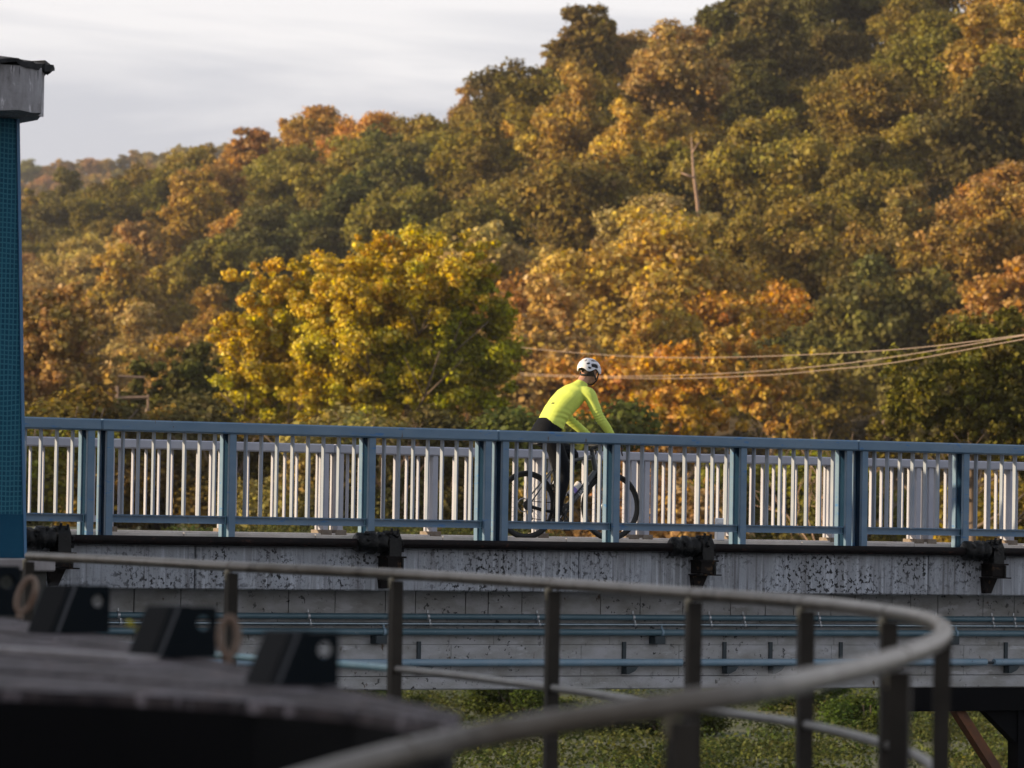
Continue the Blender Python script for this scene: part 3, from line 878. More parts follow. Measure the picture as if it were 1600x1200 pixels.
# lugs: two cheek plates with a hole, a slanted back plate; face the platform
def lug(px0, px1, py, ytop, mirror=0):
    a, b = at_Z(px0, py, GZ), at_Z(px1, py, GZ)
    d = np.linalg.norm(b - a)
    dep = (a - CAM) @ _fw
    h = (py - ytop) / F_PX * dep
    wd = d
    ux = (b - a) / d
    uy = np.array([-ux[1], ux[0], 0])
    def plate(y0, y1, m, nm):
        pts2 = [(0.0, 0), (wd, 0), (wd, h * .93), (wd * .97, h), (.36 * wd, h), (.30 * wd, h * .97)]
        hc = (wd * .80, h * .68)
        nh = 12
        hole = [(hc[0] + .13 * wd * math.cos(2 * math.pi * k / nh), hc[1] + .15 * h * math.sin(2 * math.pi * k / nh)) for k in range(nh)]
        # ring the outline to the hole
        outl = []
        for k in range(nh):
            an = 2 * math.pi * k / nh
            outl.append(an)
        mb = MB()
        bm = bmesh.new()
        vo = [bm.verts.new((*p, 0)) for p in pts2]
        vh = [bm.verts.new((*p, 0)) for p in hole]
        eo = [bm.edges.new((vo[i], vo[(i + 1) % len(vo)])) for i in range(len(vo))]
        eh = [bm.edges.new((vh[i], vh[(i + 1) % nh])) for i in range(nh)]
        bmesh.ops.triangle_fill(bm, edges=eo + eh, use_beauty=True)
        r = bmesh.ops.extrude_face_region(bm, geom=list(bm.faces))
        for v in [g for g in r['geom'] if isinstance(g, bmesh.types.BMVert)]:
            v.co.z = 1.0
        bm.verts.index_update()
        V = []
        for v in bm.verts:
            yy = y0 + (y1 - y0) * v.co.z
            P = a + ux * v.co.x + uy * yy
            V.append((P[0], P[1], GZ + .0005 + v.co.y))
        mb.add(V, [tuple(v.index for v in f.verts) for f in bm.faces])
        bm.free()
        mb.build(nm, m, gb)
    plate(-.012, .012, MT['lug'], 'lug_plate')
    plate(.16, .184, MT['lug'], 'lug_plate')
    # slanted back plate joining the cheeks
    def P(x_, y_, z_):
        q = a + ux * x_ + uy * y_
        return (q[0], q[1], GZ + .0005 + z_)
    sb = MB().add([P(-.02 * wd, .0125, 0), P(-.02 * wd, .1595, 0), P(.05 * wd, .1595, 0), P(.05 * wd, .0125, 0),
                   P(.29 * wd, .0125, h), P(.29 * wd, .1595, h), P(.36 * wd, .1595, h), P(.36 * wd, .0125, h)],
                  [(0, 3, 2, 1), (4, 5, 6, 7), (0, 1, 5, 4), (1, 2, 6, 5), (2, 3, 7, 6), (3, 0, 4, 7)])
    sb.build('lug_back', MT['lugedge'], gb)
    MB().add([P(.03 * wd, -.016, .002), P(.075 * wd, -.016, .002), P(.385 * wd, -.016, h), P(.34 * wd, -.016, h), P(.03 * wd, -.0125, .002), P(.075 * wd, -.0125, .002), P(.385 * wd, -.0125, h), P(.34 * wd, -.0125, h)],
             [(0, 1, 2, 3), (4, 7, 6, 5), (0, 4, 5, 1), (1, 5, 6, 2), (2, 6, 7, 3), (3, 7, 4, 0)]).build('pale_edge', MT['paleedge'], gb)
lug(82, 168, 990, 915)
lug(240, 335, 1028, 948)
lug(425, 526, 1072, 988)
lug(-70, 28, 962, 884)
def eye(px, py, ytop, lean):
    a = at_Z(px, py, GZ)
    dep = (a - CAM) @ _fw
    h = (py - ytop) / F_PX * dep
    pts = []
    for k in range(16):
        an = 2 * math.pi * k / 16
        rx_, rz_ = h * .19, h * .40
        q = a + _r0 * (rx_ * math.sin(an) + lean * (h * .55 + rz_ * math.cos(an)))
        pts.append((q[0], q[1], GZ + h * .55 + rz_ * math.cos(an)))
    t = empty('eye_bolt', (float(a[0]), float(a[1]), GZ), None)
    MB().tube(pts, h * .085, 8, closed=True).build('eye_ring', MT['eye'], t, smooth=True)
    b0 = a + _r0 * (lean * h * .1)
    MB().tube([(a[0], a[1], GZ + .0005), (b0[0], b0[1], GZ + h * .17)], h * .10, 8).build('shank', MT['eye'], t, smooth=True)
    return t
tag(eye(30, 966, 900, .28), 'beige rusty eye bolt on the gate beam nearest the blue tower', 'eye bolt', 'eye bolts on the gate beam')
tag(eye(357, 1036, 962, .0), 'rusty brown eye bolt between the two black lugs farthest from the tower', 'eye bolt', 'eye bolts on the gate beam')
# a small sprig growing behind the beam between the lugs
sp = at_Z(212, 1004, GZ)
spr = empty('weed_sprig', tuple(sp), 'tiny yellow green weed sprig between two black lugs', 'weed')
# ================================================================== vegetation
def leaf_mesh(name, blobs, n_leaf, leaf, seed, hue_j=0.007, val_lo=0.6, val_hi=1.35, droop=0.0, shell=0.30, fuzz=0.13):
    """leaves as small faces over a set of ellipsoid clumps: (cx,cy,cz, rx,ry,rz, hue, value)"""
    g = np.random.default_rng(seed)
    B = np.array(blobs, float)
    area = (B[:, 3] * B[:, 4] + B[:, 3] * B[:, 5] + B[:, 4] * B[:, 5])
    idx = g.choice(len(B), size=n_leaf, p=area / area.sum())
    b = B[idx]
    dirs = g.normal(size=(n_leaf, 3)); dirs /= np.linalg.norm(dirs, axis=1)[:, None]
    rad = 1.0 - shell * g.random(n_leaf) ** 1.6 + fuzz * g.normal(size=n_leaf)
    pos = b[:, :3] + dirs * b[:, 3:6] * rad[:, None]
    nrm = dirs / b[:, 3:6]; nrm /= np.linalg.norm(nrm, axis=1)[:, None]
    nrm = nrm * 0.75 + g.normal(size=(n_leaf, 3)) * 0.5
    nrm[:, 2] += 0.2
    nrm /= np.linalg.norm(nrm, axis=1)[:, None]
    ref = g.normal(size=(n_leaf, 3)); ref[:, 2] -= droop
    u = np.cross(nrm, ref); u /= np.linalg.norm(u, axis=1)[:, None] + 1e-9
    v = np.cross(nrm, u)
    s = leaf * (0.6 + 0.8 * g.random(n_leaf))
    su, sv = (s * 0.5)[:, None], (s * (0.36 + 0.2 * g.random(n_leaf)))[:, None]
    bend = nrm * (s * 0.12)[:, None]
    V = np.empty((n_leaf, 4, 3))
    V[:, 0] = pos - u * su
    V[:, 1] = pos - v * sv + bend
    V[:, 2] = pos + u * su
    V[:, 3] = pos + v * sv + bend
    me = bpy.data.meshes.new(name)
    me.vertices.add(n_leaf * 4)
    me.vertices.foreach_set('co', V.ravel())
    me.loops.add(n_leaf * 4)
    me.loops.foreach_set('vertex_index', np.arange(n_leaf * 4))
    me.polygons.add(n_leaf)
    me.polygons.foreach_set('loop_start', np.arange(0, n_leaf * 4, 4))
    me.polygons.foreach_set('loop_total', np.full(n_leaf, 4))
    at = me.attributes.new('tint', 'FLOAT_COLOR', 'FACE')
    col = np.ones((n_leaf, 4), np.float32)
    col[:, 0] = 0.5 + b[:, 6] + g.normal(size=n_leaf) * hue_j
    col[:, 1] = b[:, 7] * (val_lo + (val_hi - val_lo) * g.random(n_leaf))
    col[:, 2] = 1.0 + g.normal(size=n_leaf) * 0.08
    at.data.foreach_set('color', col.ravel())
    me.materials.append(MT['leaf'])
    me.update(calc_edges=True)
    me.validate()
    return me

def limbs(seed, h, r, spread, n=6, start=0.35, m='bark'):
    """tapered trunk with limbs, base at the origin"""
    g = random.Random(seed)
    mb = MB()
    lean = (g.uniform(-.06, .06) * h, g.uniform(-.06, .06) * h)
    tr = [(lean[0] * t * t, lean[1] * t * t, h * .8 * t) for t in (0, .25, .5, .75, 1)]
    mb.tube(tr, [r, r * .8, r * .62, r * .42, r * .16], 7)
    for i in range(n):
        t = start + (0.92 - start) * i / max(n - 1, 1)
        b = np.array([lean[0] * t * t, lean[1] * t * t, h * .8 * t])
        a = i * 2.4 + g.uniform(-.4, .4)
        L = spread * (1.05 - .5 * t) * g.uniform(.8, 1.1)
        e = b + np.array([math.cos(a) * L, math.sin(a) * L, L * g.uniform(.5, .9)])
        mid = (b + e) / 2 + np.array([0, 0, -.08 * L])
        mb.tube([b, mid, e], [r * .36 * (1.2 - t), r * .24 * (1.2 - t), r * .08], 5)
        for s in (-1, 1):
            e2 = mid + np.array([math.cos(a + s * .8) * L * .45, math.sin(a + s * .8) * L * .45, L * .4])
            mb.tube([mid, e2], [r * .15, r * .05], 4)
    return mb.mesh('trunk', MT[m], smooth='all')

def broad_crown(seed, rx, rz, zc, nb, n_leaf, leaf, tip=0.0):
    """uneven broadleaf crown: boughs that carry many small leaf clumps"""
    g = np.random.default_rng(seed)
    blobs = []
    n_b = max(7, nb // 4)
    for i in range(n_b):
        d = g.normal(size=3); d /= np.linalg.norm(d)
        if d[2] < -0.3:
            d[2] *= -0.7
        k = g.uniform(.40, .80)
        taper = 1.0 - tip * max(d[2], 0)
        c = np.array([d[0] * rx * k * taper, d[1] * rx * k * taper, zc + d[2] * rz * k])
        R_ = rx * g.uniform(.26, .46)
        val, hue = g.uniform(.84, 1.14), g.normal() * .006
        for q in range(9):
            e = g.normal(size=3); e /= np.linalg.norm(e)
            r = R_ * g.uniform(.22, .52)
            o = c + e * R_ * g.uniform(.35, 1.05) * np.array([1.1, 1.1, .75])
            blobs.append((o[0], o[1], o[2], r * g.uniform(.8, 1.4), r * g.uniform(.8, 1.4), r * g.uniform(.55, .95), hue + g.normal() * .003, val * g.uniform(.88, 1.12)))
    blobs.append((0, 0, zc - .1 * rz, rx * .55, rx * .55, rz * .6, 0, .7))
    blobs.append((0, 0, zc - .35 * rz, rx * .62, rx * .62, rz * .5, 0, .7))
    return leaf_mesh('crown', blobs, n_leaf, leaf, seed + 5, shell=.6, fuzz=.24)
VAR = []
specs = [(4.6, 4.3, 6.4, 60, 26000, .1), (5.2, 4.0, 6.2, 72, 28000, 0), (3.9, 4.9, 6.6, 52, 23000, .35), (4.4, 4.5, 6.4, 56, 25000, .2), (5.6, 4.4, 6.4, 84, 31000, .0),
         (3.4, 5.4, 6.6, 48, 22000, .5), (4.9, 4.1, 6.2, 64, 27000, .1), (4.2, 4.6, 6.5, 60, 25000, .3)]
for i, (rx, rz, zc, nb, nl_, tip) in enumerate(specs):
    VAR.append((broad_crown(100 + i, rx, rz, zc, nb, nl_, 0.29, tip), limbs(50 + i, 10.5, .26, rx * .75)))

C_OLIVE = ((0.275, 0.212, 0.05), 'olive green')
C_DARK = ((0.162, 0.143, 0.046), 'dark green')
C_OCHRE = ((0.48, 0.318, 0.072), 'ochre')
C_TAN = ((0.49, 0.335, 0.115), 'tan')
C_RUST = ((0.46, 0.268, 0.08), 'rust orange')
C_BROWN = ((0.41, 0.272, 0.088), 'copper brown')
C_LIME = ((0.31, 0.248, 0.052), 'yellow green')
C_ORANGE = ((0.66, 0.385, 0.07), 'bright orange')
ANCH = [(60, 380, C_OLIVE), (100, 300, C_DARK), (200, 330, C_OLIVE), (60, 480, C_BROWN), (90, 580, C_TAN), (200, 430, C_TAN), (260, 500, C_OCHRE), (170, 560, C_TAN),
        (380, 240, C_RUST), (370, 290, C_RUST), (300, 250, C_OLIVE), (470, 300, C_OLIVE), (500, 220, C_OLIVE), (560, 230, C_OCHRE), (600, 260, C_DARK), (450, 400, C_DARK),
        (380, 340, C_OCHRE), (330, 420, C_OLIVE), (680, 180, C_BROWN), (740, 210, C_LIME), (690, 280, C_OLIVE), (720, 330, C_OLIVE), (800, 110, C_DARK), (830, 200, C_OCHRE),
        (850, 300, C_OLIVE), (900, 160, C_OLIVE), (960, 90, C_OLIVE), (1000, 170, C_OCHRE), (920, 250, C_OCHRE), (1060, 100, C_BROWN), (1100, 60, C_DARK), (1200, 90, C_DARK), (1300, 60, C_DARK),
        (800, 420, C_TAN), (860, 390, C_BROWN), (900, 450, C_TAN), (960, 350, C_OLIVE), (960, 500, C_OCHRE), (1030, 300, C_OLIVE), (1060, 380, C_TAN), (1100, 300, C_TAN), (1180, 230, C_OCHRE),
        (1260, 190, C_OLIVE), (1330, 260, C_OLIVE), (1240, 300, C_LIME), (1410, 180, C_LIME), (1360, 130, C_OLIVE), (1500, 220, C_DARK), (1560, 100, C_OCHRE), (1480, 100, C_OLIVE), (1590, 150, C_OLIVE),
        (1150, 380, C_OCHRE), (1130, 450, C_ORANGE), (1090, 520, C_ORANGE), (1180, 520, C_ORANGE), (1060, 600, C_ORANGE), (1180, 620, C_OCHRE), (1250, 400, C_OLIVE), (1320, 400, C_OCHRE),
        (1350, 480, C_DARK), (1290, 520, C_DARK), (1420, 380, C_DARK), (1450, 420, C_OLIVE), (1480, 350, C_BROWN), (1560, 330, C_RUST), (1570, 420, C_RUST), (1530, 450, C_OCHRE), (870, 540, C_RUST), (1000, 560, C_OCHRE),
        (1280, 650, C_OCHRE), (960, 640, C_BROWN), (60, 640, C_BROWN), (200, 640, C_OLIVE)]
ORD = ['first', 'second', 'third', 'fourth', 'fifth', 'sixth', 'seventh', 'eighth', 'ninth', 'tenth', 'eleventh', 'twelfth', 'thirteenth', 'fourteenth',
       'fifteenth', 'sixteenth', 'seventeenth', 'eighteenth', 'nineteenth', 'twentieth'] + ['twenty-' + w for w in ('first', 'second', 'third', 'fourth', 'fifth', 'sixth', 'seventh', 'eighth', 'ninth')] + ['thirtieth']
def project(p):
    v = np.asarray(p) - CAM
    d = v @ _fw
    return 800 + F_PX * (v @ _rt) / d, 600 - F_PX * (v @ _up) / d, d
def pick_colour(px, py, g):
    best = sorted(ANCH, key=lambda a: (a[0] - px) ** 2 + (1.3 * (a[1] - py)) ** 2)
    c, n = best[0][2] if g.random() < .86 else best[1][2]
    j = [g.uniform(.85, 1.18) for _ in range(3)]
    b = g.uniform(.82, 1.2)
    return tuple(c[i] * (1 + (j[i] - 1) * .5) * b for i in range(3)), n
def place_tree(name, loc, var, sc, rz, col, label, group, cat='tree', szz=1.0):
    t = empty(name, loc, label, cat, group)
    t.rotation_euler = (0, 0, rz)
    t.scale = (sc, sc, sc * szz)
    link('trunk', var[1], t)
    c = link('crown', var[0], t)
    c.color = (*col, 1)
    return t
gt = random.Random(21)
NROW = 15
n_tree = 0
for r in range(NROW):
    v = (r + .1) / (NROW - .8)
    v = min(v, 1.0)
    row = []
    x = -230 + gt.uniform(0, 80)
    while x < 1840:
        d = hill_depth(x, v)
        vv = min(max(v + gt.uniform(-.028, .028), 0), 1.0)
        p = hill_point(x, vv)
        row.append((x, p, d))
        x += 8.6 * gt.uniform(.72, 1.25) * F_PX / d
    vis = hid_l = hid_r = 0
    for x, p, d in row:
        sc = gt.choice([.85, .95, 1.05, 1.15, 1.25, 1.4]) * gt.uniform(.94, 1.06)
        if r >= NROW - 2:
            sc = min(sc, gt.uniform(.88, 1.06))
        px, py, _ = project(p + np.array([0, 0, 7.0 * sc]))
        col, cn = pick_colour(px, py, gt)
        half = 4.5 * sc * F_PX / d
        if px + half < 0 or px - half > 1600:                     # only what stands in the view is built
            if px < -160 or px > 1790:
                continue
        lab = None
        if px - half * .5 < 1600 and px + half * .5 > 35:
            vis += 1
        vn = gt.randrange(len(VAR))
        o = ORD[max(vis - 1, 0) ]
        where = f'{o} from the left in the {ORD[r]} tier up the slope'
        if px + half * .5 <= 35:
            hid_l += 1
            where = f'{ORD[hid_l - 1]} of those out of sight behind the tower in the {ORD[r]} tier'
        if px - half * .5 >= 1600:
            hid_r += 1
            where = f'{ORD[hid_r - 1]} of those past the far end of the {ORD[r]} tier'
        place_tree('hillside_tree', p - np.array([0, 0, .4]), VAR[vn], sc, gt.uniform(0, 6.28), col, f'{cn} tree, {where}', 'trees on the wooded hillside', szz=gt.uniform(.92, 1.12))
        n_tree += 1
# leaf litter, brambles and seedlings that cover the slope between the trunks
g = np.random.default_rng(44)
bl = []
for i in range(4200):
    x = g.uniform(-150, 1750); v = g.uniform(0, 1.0)
    q = hill_point(x, v)
    s_ = g.uniform(.6, 1.5)
    bl.append((q[0], q[1], q[2] + .3, s_ * 1.3, s_ * 1.3, s_ * g.uniform(.5, 1.2), g.normal() * .02, g.uniform(.6, 1.2)))
ug = link('undergrowth', leaf_mesh('undergrowth', bl, 150000, .42, 45, shell=.6))
ug.color = (.12, .092, .03, 1)
ug['kind'] = 'stuff'
ug['label'] = 'brown and olive undergrowth between the trees of the slope'
# trees of the farther ridge
gf = random.Random(5)
for r in range(6):
    v = .75 + .25 * r / 5
    v = min(v, 1.0)
    x = -10 + gf.uniform(0, 30)
    k = 0
    while x < 430:
        p = far_point(x, v)
        d = 1250 + 550 * v
        px, py, _ = project(p)
        if py < 440 and x > 10:
            base = gf.choice([C_OCHRE, C_OLIVE, C_TAN, C_BROWN, C_OCHRE])
            col = tuple(c * gf.uniform(.85, 1.1) for c in base[0])
            place_tree('ridge_tree', p - np.array([0, 0, 4.2]), VAR[gf.randrange(8)], gf.uniform(.95, 1.25), gf.uniform(0, 6.28), col,
                       f'distant {base[1]} tree, {ORD[k]} from the tower in the {ORD[r]} tier of the far ridge', 'trees on the far ridge')
            k += 1
        x += gf.uniform(18, 30)

# ------------------------------------------------------------------ the big golden tree behind the bridge
def px_blobs(lst, D, origin):
    """clumps given by picture position and size at depth D, spread in depth; local to origin"""
    g = np.random.default_rng(4)
    o = []
    for (x, y, rx, ry, hue, val) in lst:
        s = D / F_PX
        c = at_depth(x, y, D)
        n = max(24, int(rx * ry / 95))
        for i in range(n):
            d = g.normal(size=3); d /= np.linalg.norm(d)
            k = g.uniform(.25, 1.0)
            rad = g.uniform(.07, .20) * min(rx, ry) * s
            q = c + _r0 * d[0] * rx * s * k + _fh * d[1] * (0.5 * rx + .5 * ry) * s * k * 1.0 + np.array([0, 0, 1.0]) * d[2] * ry * s * k
            q = q - origin
            o.append((q[0], q[1], q[2], rad * g.uniform(.9, 1.3), rad * g.uniform(.9, 1.3), rad * g.uniform(.65, .95), hue + g.normal() * .010, val * g.uniform(.85, 1.15)))
    return o
def big_tree(name, label, cat, base_px, D, blobs, n_leaf, leaf, seed, col, th, tr, group=None, n_limb=9):
    gx = at_depth(base_px, 825, D)
    l, d = lat_dep(gx)
    org = np.array([gx[0], gx[1], float(ground_z(np.array(l), np.array(d))) - .1])
    t = empty(name, org, label, cat, group)
    link('trunk', limbs(seed, th, tr, th * .42, n_limb), t)
    c = link('crown', leaf_mesh('crown', px_blobs(blobs, D, org), n_leaf, leaf, seed, val_lo=.55, val_hi=1.4, shell=.8, fuzz=.34), t)
    c.color = (*col, 1)
    return t
big_tree('golden_tree', 'large golden yellow maple standing behind the blue railing', 'tree', 640, 190,
         [(640, 455, 150, 92, 0.0, 1.05), (600, 400, 70, 50, -.005, 1.15), (560, 545, 120, 95, .01, 1.0), (690, 560, 120, 100, .035, .55), (520, 470, 60, 55, 0, 1.1),
          (745, 480, 65, 80, .04, .5), (640, 640, 150, 60, .015, .8), (500, 620, 60, 60, .0, .95), (755, 600, 55, 80, .04, .5), (740, 400, 45, 40, .0, .95)],
         180000, .155, 31, (.60, .435, .05), 11.5, .34)
big_tree('golden_tree', 'smaller yellow maple on the tower side of the large golden tree', 'tree', 410, 196,
         [(415, 455, 62, 52, -.005, 1.15), (395, 530, 65, 70, .0, 1.05), (440, 580, 70, 80, .008, 1.0), (375, 610, 60, 60, .02, .8), (430, 660, 110, 50, .03, .6), (470, 500, 55, 60, .01, .9), (480, 420, 40, 35, 0, 1.0)],
         95000, .155, 32, (.60, .43, .05), 9.0, .26)
big_tree('dark_tree', 'dark olive bushy tree filling the gap beside the smaller yellow maple', 'tree', 290, 215,
         [(290, 610, 80, 75, .0, .9), (230, 640, 60, 45, .0, .9), (340, 660, 70, 40, 0, .9)], 26000, .24, 33, (.13, .125, .035), 6.0, .2)
big_tree('orange_tree', 'tall tan orange tree next to the blue tiled tower', 'tree', 90, 240,
         [(90, 520, 80, 80, 0, 1.0), (60, 600, 80, 80, -.005, 1.0), (150, 610, 60, 70, 0, .95), (40, 480, 50, 50, 0, 1.0)], 34000, .26, 34, (.42, .27, .09), 9.0, .26)
big_tree('willow_tree', 'dense olive green tree with thin upright shoots past the bare shrub', 'tree', 1520, 135,
         [(1500, 600, 120, 90, .01, .9), (1590, 540, 90, 80, .0, 1.0), (1440, 640, 80, 70, .005, .85), (1640, 640, 120, 120, .0, .8), (1550, 680, 160, 60, 0, .7), (1390, 690, 50, 50, 0, .8), (1500, 520, 60, 40, -.02, 1.0)],
         60000, .13, 35, (.19, .165, .036), 6.8, .2)
big_tree('orange_tree', 'bright orange tree just past the cyclist behind the railing', 'tree', 1050, 230,
         [(1060, 600, 55, 70, -.004, 1.0), (1030, 660, 40, 50, 0, 1.0), (1110, 650, 60, 60, .004, .9)], 28000, .23, 36, (.62, .37, .06), 6.5, .2)
big_tree('orange_tree', 'orange brown tree standing between the bright orange tree and the bare shrub', 'tree', 1200, 250,
         [(1190, 600, 70, 60, 0, .95), (1240, 660, 55, 50, .0, .9), (1150, 540, 60, 50, 0, 1.0)], 28000, .24, 37, (.52, .32, .07), 7.5, .22)

# ------------------------------------------------------------------ shrubs along the flood bank, seen through the bars
shrub_me = []
for i in range(4):
    g = np.random.default_rng(70 + i)
    bl = []
    for k in range(16):
        a = g.uniform(0, 6.28); rr_ = g.uniform(.2, 1.5)
        bl.append((math.cos(a) * rr_, math.sin(a) * rr_, g.uniform(.5, 2.6), g.uniform(.45, .8), g.uniform(.45, .8), g.uniform(.4, .75), g.normal() * .012, g.uniform(.7, 1.15)))
    mb = MB()
    for k in range(9):
        a = g.uniform(0, 6.28); rr_ = g.uniform(.1, .5); e = g.uniform(.6, 1.4)
        mb.tube([(math.cos(a) * rr_ * .3, math.sin(a) * rr_ * .3, 0), (math.cos(a) * rr_, math.sin(a) * rr_, 1.2), (math.cos(a) * e, math.sin(a) * e, 2.4)], [.05, .035, .012], 5)
    shrub_me.append((leaf_mesh('foliage', bl, 15000, .11, 80 + i, shell=.6), mb.mesh('stem', MT['bark'], smooth='all')))
gs = random.Random(8)
x = 20
k = 0
while x < 1660:
    D = gs.uniform(146, 176)
    q = at_depth(x, 825, D)
    l, d = lat_dep(q)
    z = float(ground_z(np.array(l), np.array(d)))
    base = gs.choice([C_OLIVE, C_DARK, C_DARK, C_OLIVE, C_BROWN])
    col = tuple(c * gs.uniform(.75, 1.1) for c in base[0])
    t = empty('bank_shrub', (q[0], q[1], z - .1), f'{base[1]} shrub behind the railing, {ORD[k]} along the bank counted from the tower', 'shrub', 'shrubs along the flood bank')
    s = gs.uniform(.85, 1.2) * (1.55 if x > 850 else 1.25 if x > 300 else 1.6)
    t.scale = (s * 1.15, s * 1.15, s)
    t.rotation_euler = (0, 0, gs.uniform(0, 6.28))
    me = shrub_me[k % 4]
    link('stem', me[1], t)
    c = link('foliage', me[0], t)
    c.color = (*col, 1)
    k += 1
    x += gs.uniform(70, 105)

# low bushes on the lower bank, seen below the bridge
x = 560
k = 0
while x < 1640:
    D = gs.uniform(88, 112)
    q = at_depth(x, 1090, D)
    l, d = lat_dep(q)
    z = float(ground_z(np.array(l), np.array(d)))
    base = gs.choice([((.075, .105, .024), 'fresh green'), ((.065, .085, .022), 'green'), ((.12, .115, .036), 'yellowish green')])
    t = empty('low_bush', (q[0], q[1], z - .35), f'{base[1]} low bush on the grass under the bridge, {ORD[k]} from the gate beam', 'bush', 'low bushes under the bridge')
    s = gs.uniform(.28, .5)
    t.scale = (s * 1.5, s * 1.5, s)
    t.rotation_euler = (0, 0, gs.uniform(0, 6.28))
    me = shrub_me[k % 4]
    link('stem', me[1], t)
    c = link('foliage', me[0], t)
    c.color = (*base[0], 1)
    k += 1
    x += gs.uniform(70, 120)
# uncountable grass and herbs on the bank
g = np.random.default_rng(12)
nb = 900
bl = []
for i in range(nb):
    d = g.uniform(72, 135); l = g.uniform(-.075 * d, .135 * d)
    z = float(ground_z(np.array(l), np.array(d)))
    q = from_ld(l, d, z)
    s = g.uniform(.25, .6)
    bl.append((q[0], q[1], z + .05, s * 1.4, s * 1.4, s * .55, g.normal() * .02, g.uniform(.7, 1.3)))
gr = link('grass', leaf_mesh('grass', bl, 150000, .075, 13, droop=1.0))
gr.color = (.085, .10, .032, 1)
gr['kind'] = 'stuff'
gr['label'] = 'rough green grass and herbs on the bank under the bridge'

# ------------------------------------------------------------------ bare shrub, dead trunk on the slope, wires, ruin
def twig(mb, p, d, L, r, depth, g):
    q = p + d * L
    mid = p + d * L * .5 + np.array([g.uniform(-.08, .08) * L for _ in range(3)])
    mb.tube([p, mid, q], [r, r * .8, r * .55], 5)
    if depth:
        for _ in range(g.choice([2, 2, 3])):
            nd = d + np.array([g.uniform(-.65, .65) for _ in range(3)]); nd[2] += .1
            nd /= np.linalg.norm(nd)
            twig(mb, q, nd, L * g.uniform(.6, .85), r * .55, depth - 1, g)
gd = random.Random(14)
for (px, D, h, lab, nm) in ((1318, 128, 1.0, 'bare pale shrub with crooked twigs beside the dense olive tree', 1), (612, 150, .75, 'bare pale sapling in front of the golden tree trunk', 2)):
    q = at_depth(px, 825, D); l, d = lat_dep(q); z = float(ground_z(np.array(l), np.array(d)))
    org = np.array([q[0], q[1], z - .1])
    t = empty('bare_shrub', org, lab, 'shrub')
    for s in range(5):
        mb = MB()
        a = gd.uniform(0, 6.28)
        twig(mb, np.array([math.cos(a) * .12, math.sin(a) * .12, 0]), np.array([math.cos(a) * .25, math.sin(a) * .25, 1.0]), 1.9 * h * gd.uniform(.8, 1.15), .05 * h, 3, gd)
        link('branch', mb.mesh('branch', MT['deadwood'], smooth='all'), t)
q0 = hill_point(1088, .40)
d0 = project(q0)[2]
s = d0 / F_PX
sn = empty('dead_trunk', q0, 'pale dead trunk with one stub branch rising from the hillside canopy', 'dead tree')
tp = at_depth(1080, 214, d0 - 6); md = at_depth(1084, 275, d0 - 6); lo = at_depth(1090, 318, d0 - 6)
f0 = hill_point(1096, .39)
MB().tube([f0, (f0 + lo) / 2, lo, md, tp], [.28, .24, .17, .13, .04], 8).build('trunk', MT['deadwood'], sn, smooth='all')
bq = at_depth(1085, 278, d0 - 6); be = at_depth(1064, 270, d0 - 6)
MB().tube([bq, be], [.15, .05], 6).build('branch', MT['deadwood'], sn, smooth='all')
bq = at_depth(1081, 240, d0 - 6); be = at_depth(1092, 222, d0 - 6.5)
MB().tube([bq, be], [.09, .03], 6).build('branch', MT['deadwood'], sn, smooth='all')

wires = [([(815, 543), (880, 549.5), (1000, 557.5), (1150, 558), (1390, 547), (1600, 523), (1900, 480)], 'uppermost pale overhead cable crossing behind the cyclist helmet'),
         ([(812, 583), (870, 586), (960, 588), (1100, 585), (1250, 575), (1380, 560), (1600, 524), (1900, 470)], 'middle pale overhead cable at the height of the cyclist neck'),
         ([(814, 586), (880, 588.5), (1040, 591.5), (1200, 586), (1290, 578), (1400, 566), (1600, 530), (1900, 480)], 'lowest pale overhead cable dipping past the cyclist shoulders')]
for pts, lab in wires:
    P = [at_depth(x, y, 186 - 95 * (x - 700) / 1200) for x, y in pts]
    cv = []
    for i in range(len(P) - 1):
        p0 = P[max(i - 1, 0)]; p1 = P[i]; p2 = P[i + 1]; p3 = P[min(i + 2, len(P) - 1)]
        for k in range(6):
            t = k / 6
            cv.append(0.5 * ((2 * p1) + (-p0 + p2) * t + (2 * p0 - 5 * p1 + 4 * p2 - p3) * t ** 2 + (-p0 + 3 * p1 - 3 * p2 + p3) * t ** 3))
    cv.append(P[-1])
    MB().tube(cv, .012, 6).solo('overhead_cable', MT['wire'], cv[0], lab, 'cable', smooth='all')

# a small timber gate on the bank near the tower
D = 180
c0 = at_depth(182, 620, D)
gz = float(ground_z(*[np.array(v) for v in lat_dep(c0)]))
gt_ = empty('timber_gate', (c0[0], c0[1], gz), 'small pale timber gate half hidden below the tan orange tree', 'gate')
def plank(x0, y0, x1, y1, th, nm):
    a, b = at_depth(x0, y0, D), at_depth(x1, y1, D)
    MB().tube([a, b], th, 4).build(nm, MT['timber'], gt_)
plank(183, 603, 183, 640, .08, 'gate_post'); plank(180, 622, 232, 621, .07, 'gate_rail'); plank(185, 588, 226, 590, .05, 'gate_rail'); plank(231, 616, 231, 640, .06, 'gate_post')
g2 = at_depth(183, 640, D); g3 = at_depth(231, 640, D)
for gg in (g2, g3):
    MB().box(gg[0] - .08, gg[0] + .08, gg[1] - .08, gg[1] + .08, gz - .3, gg[2] + .05).build('gate_post', MT['bark'], gt_)

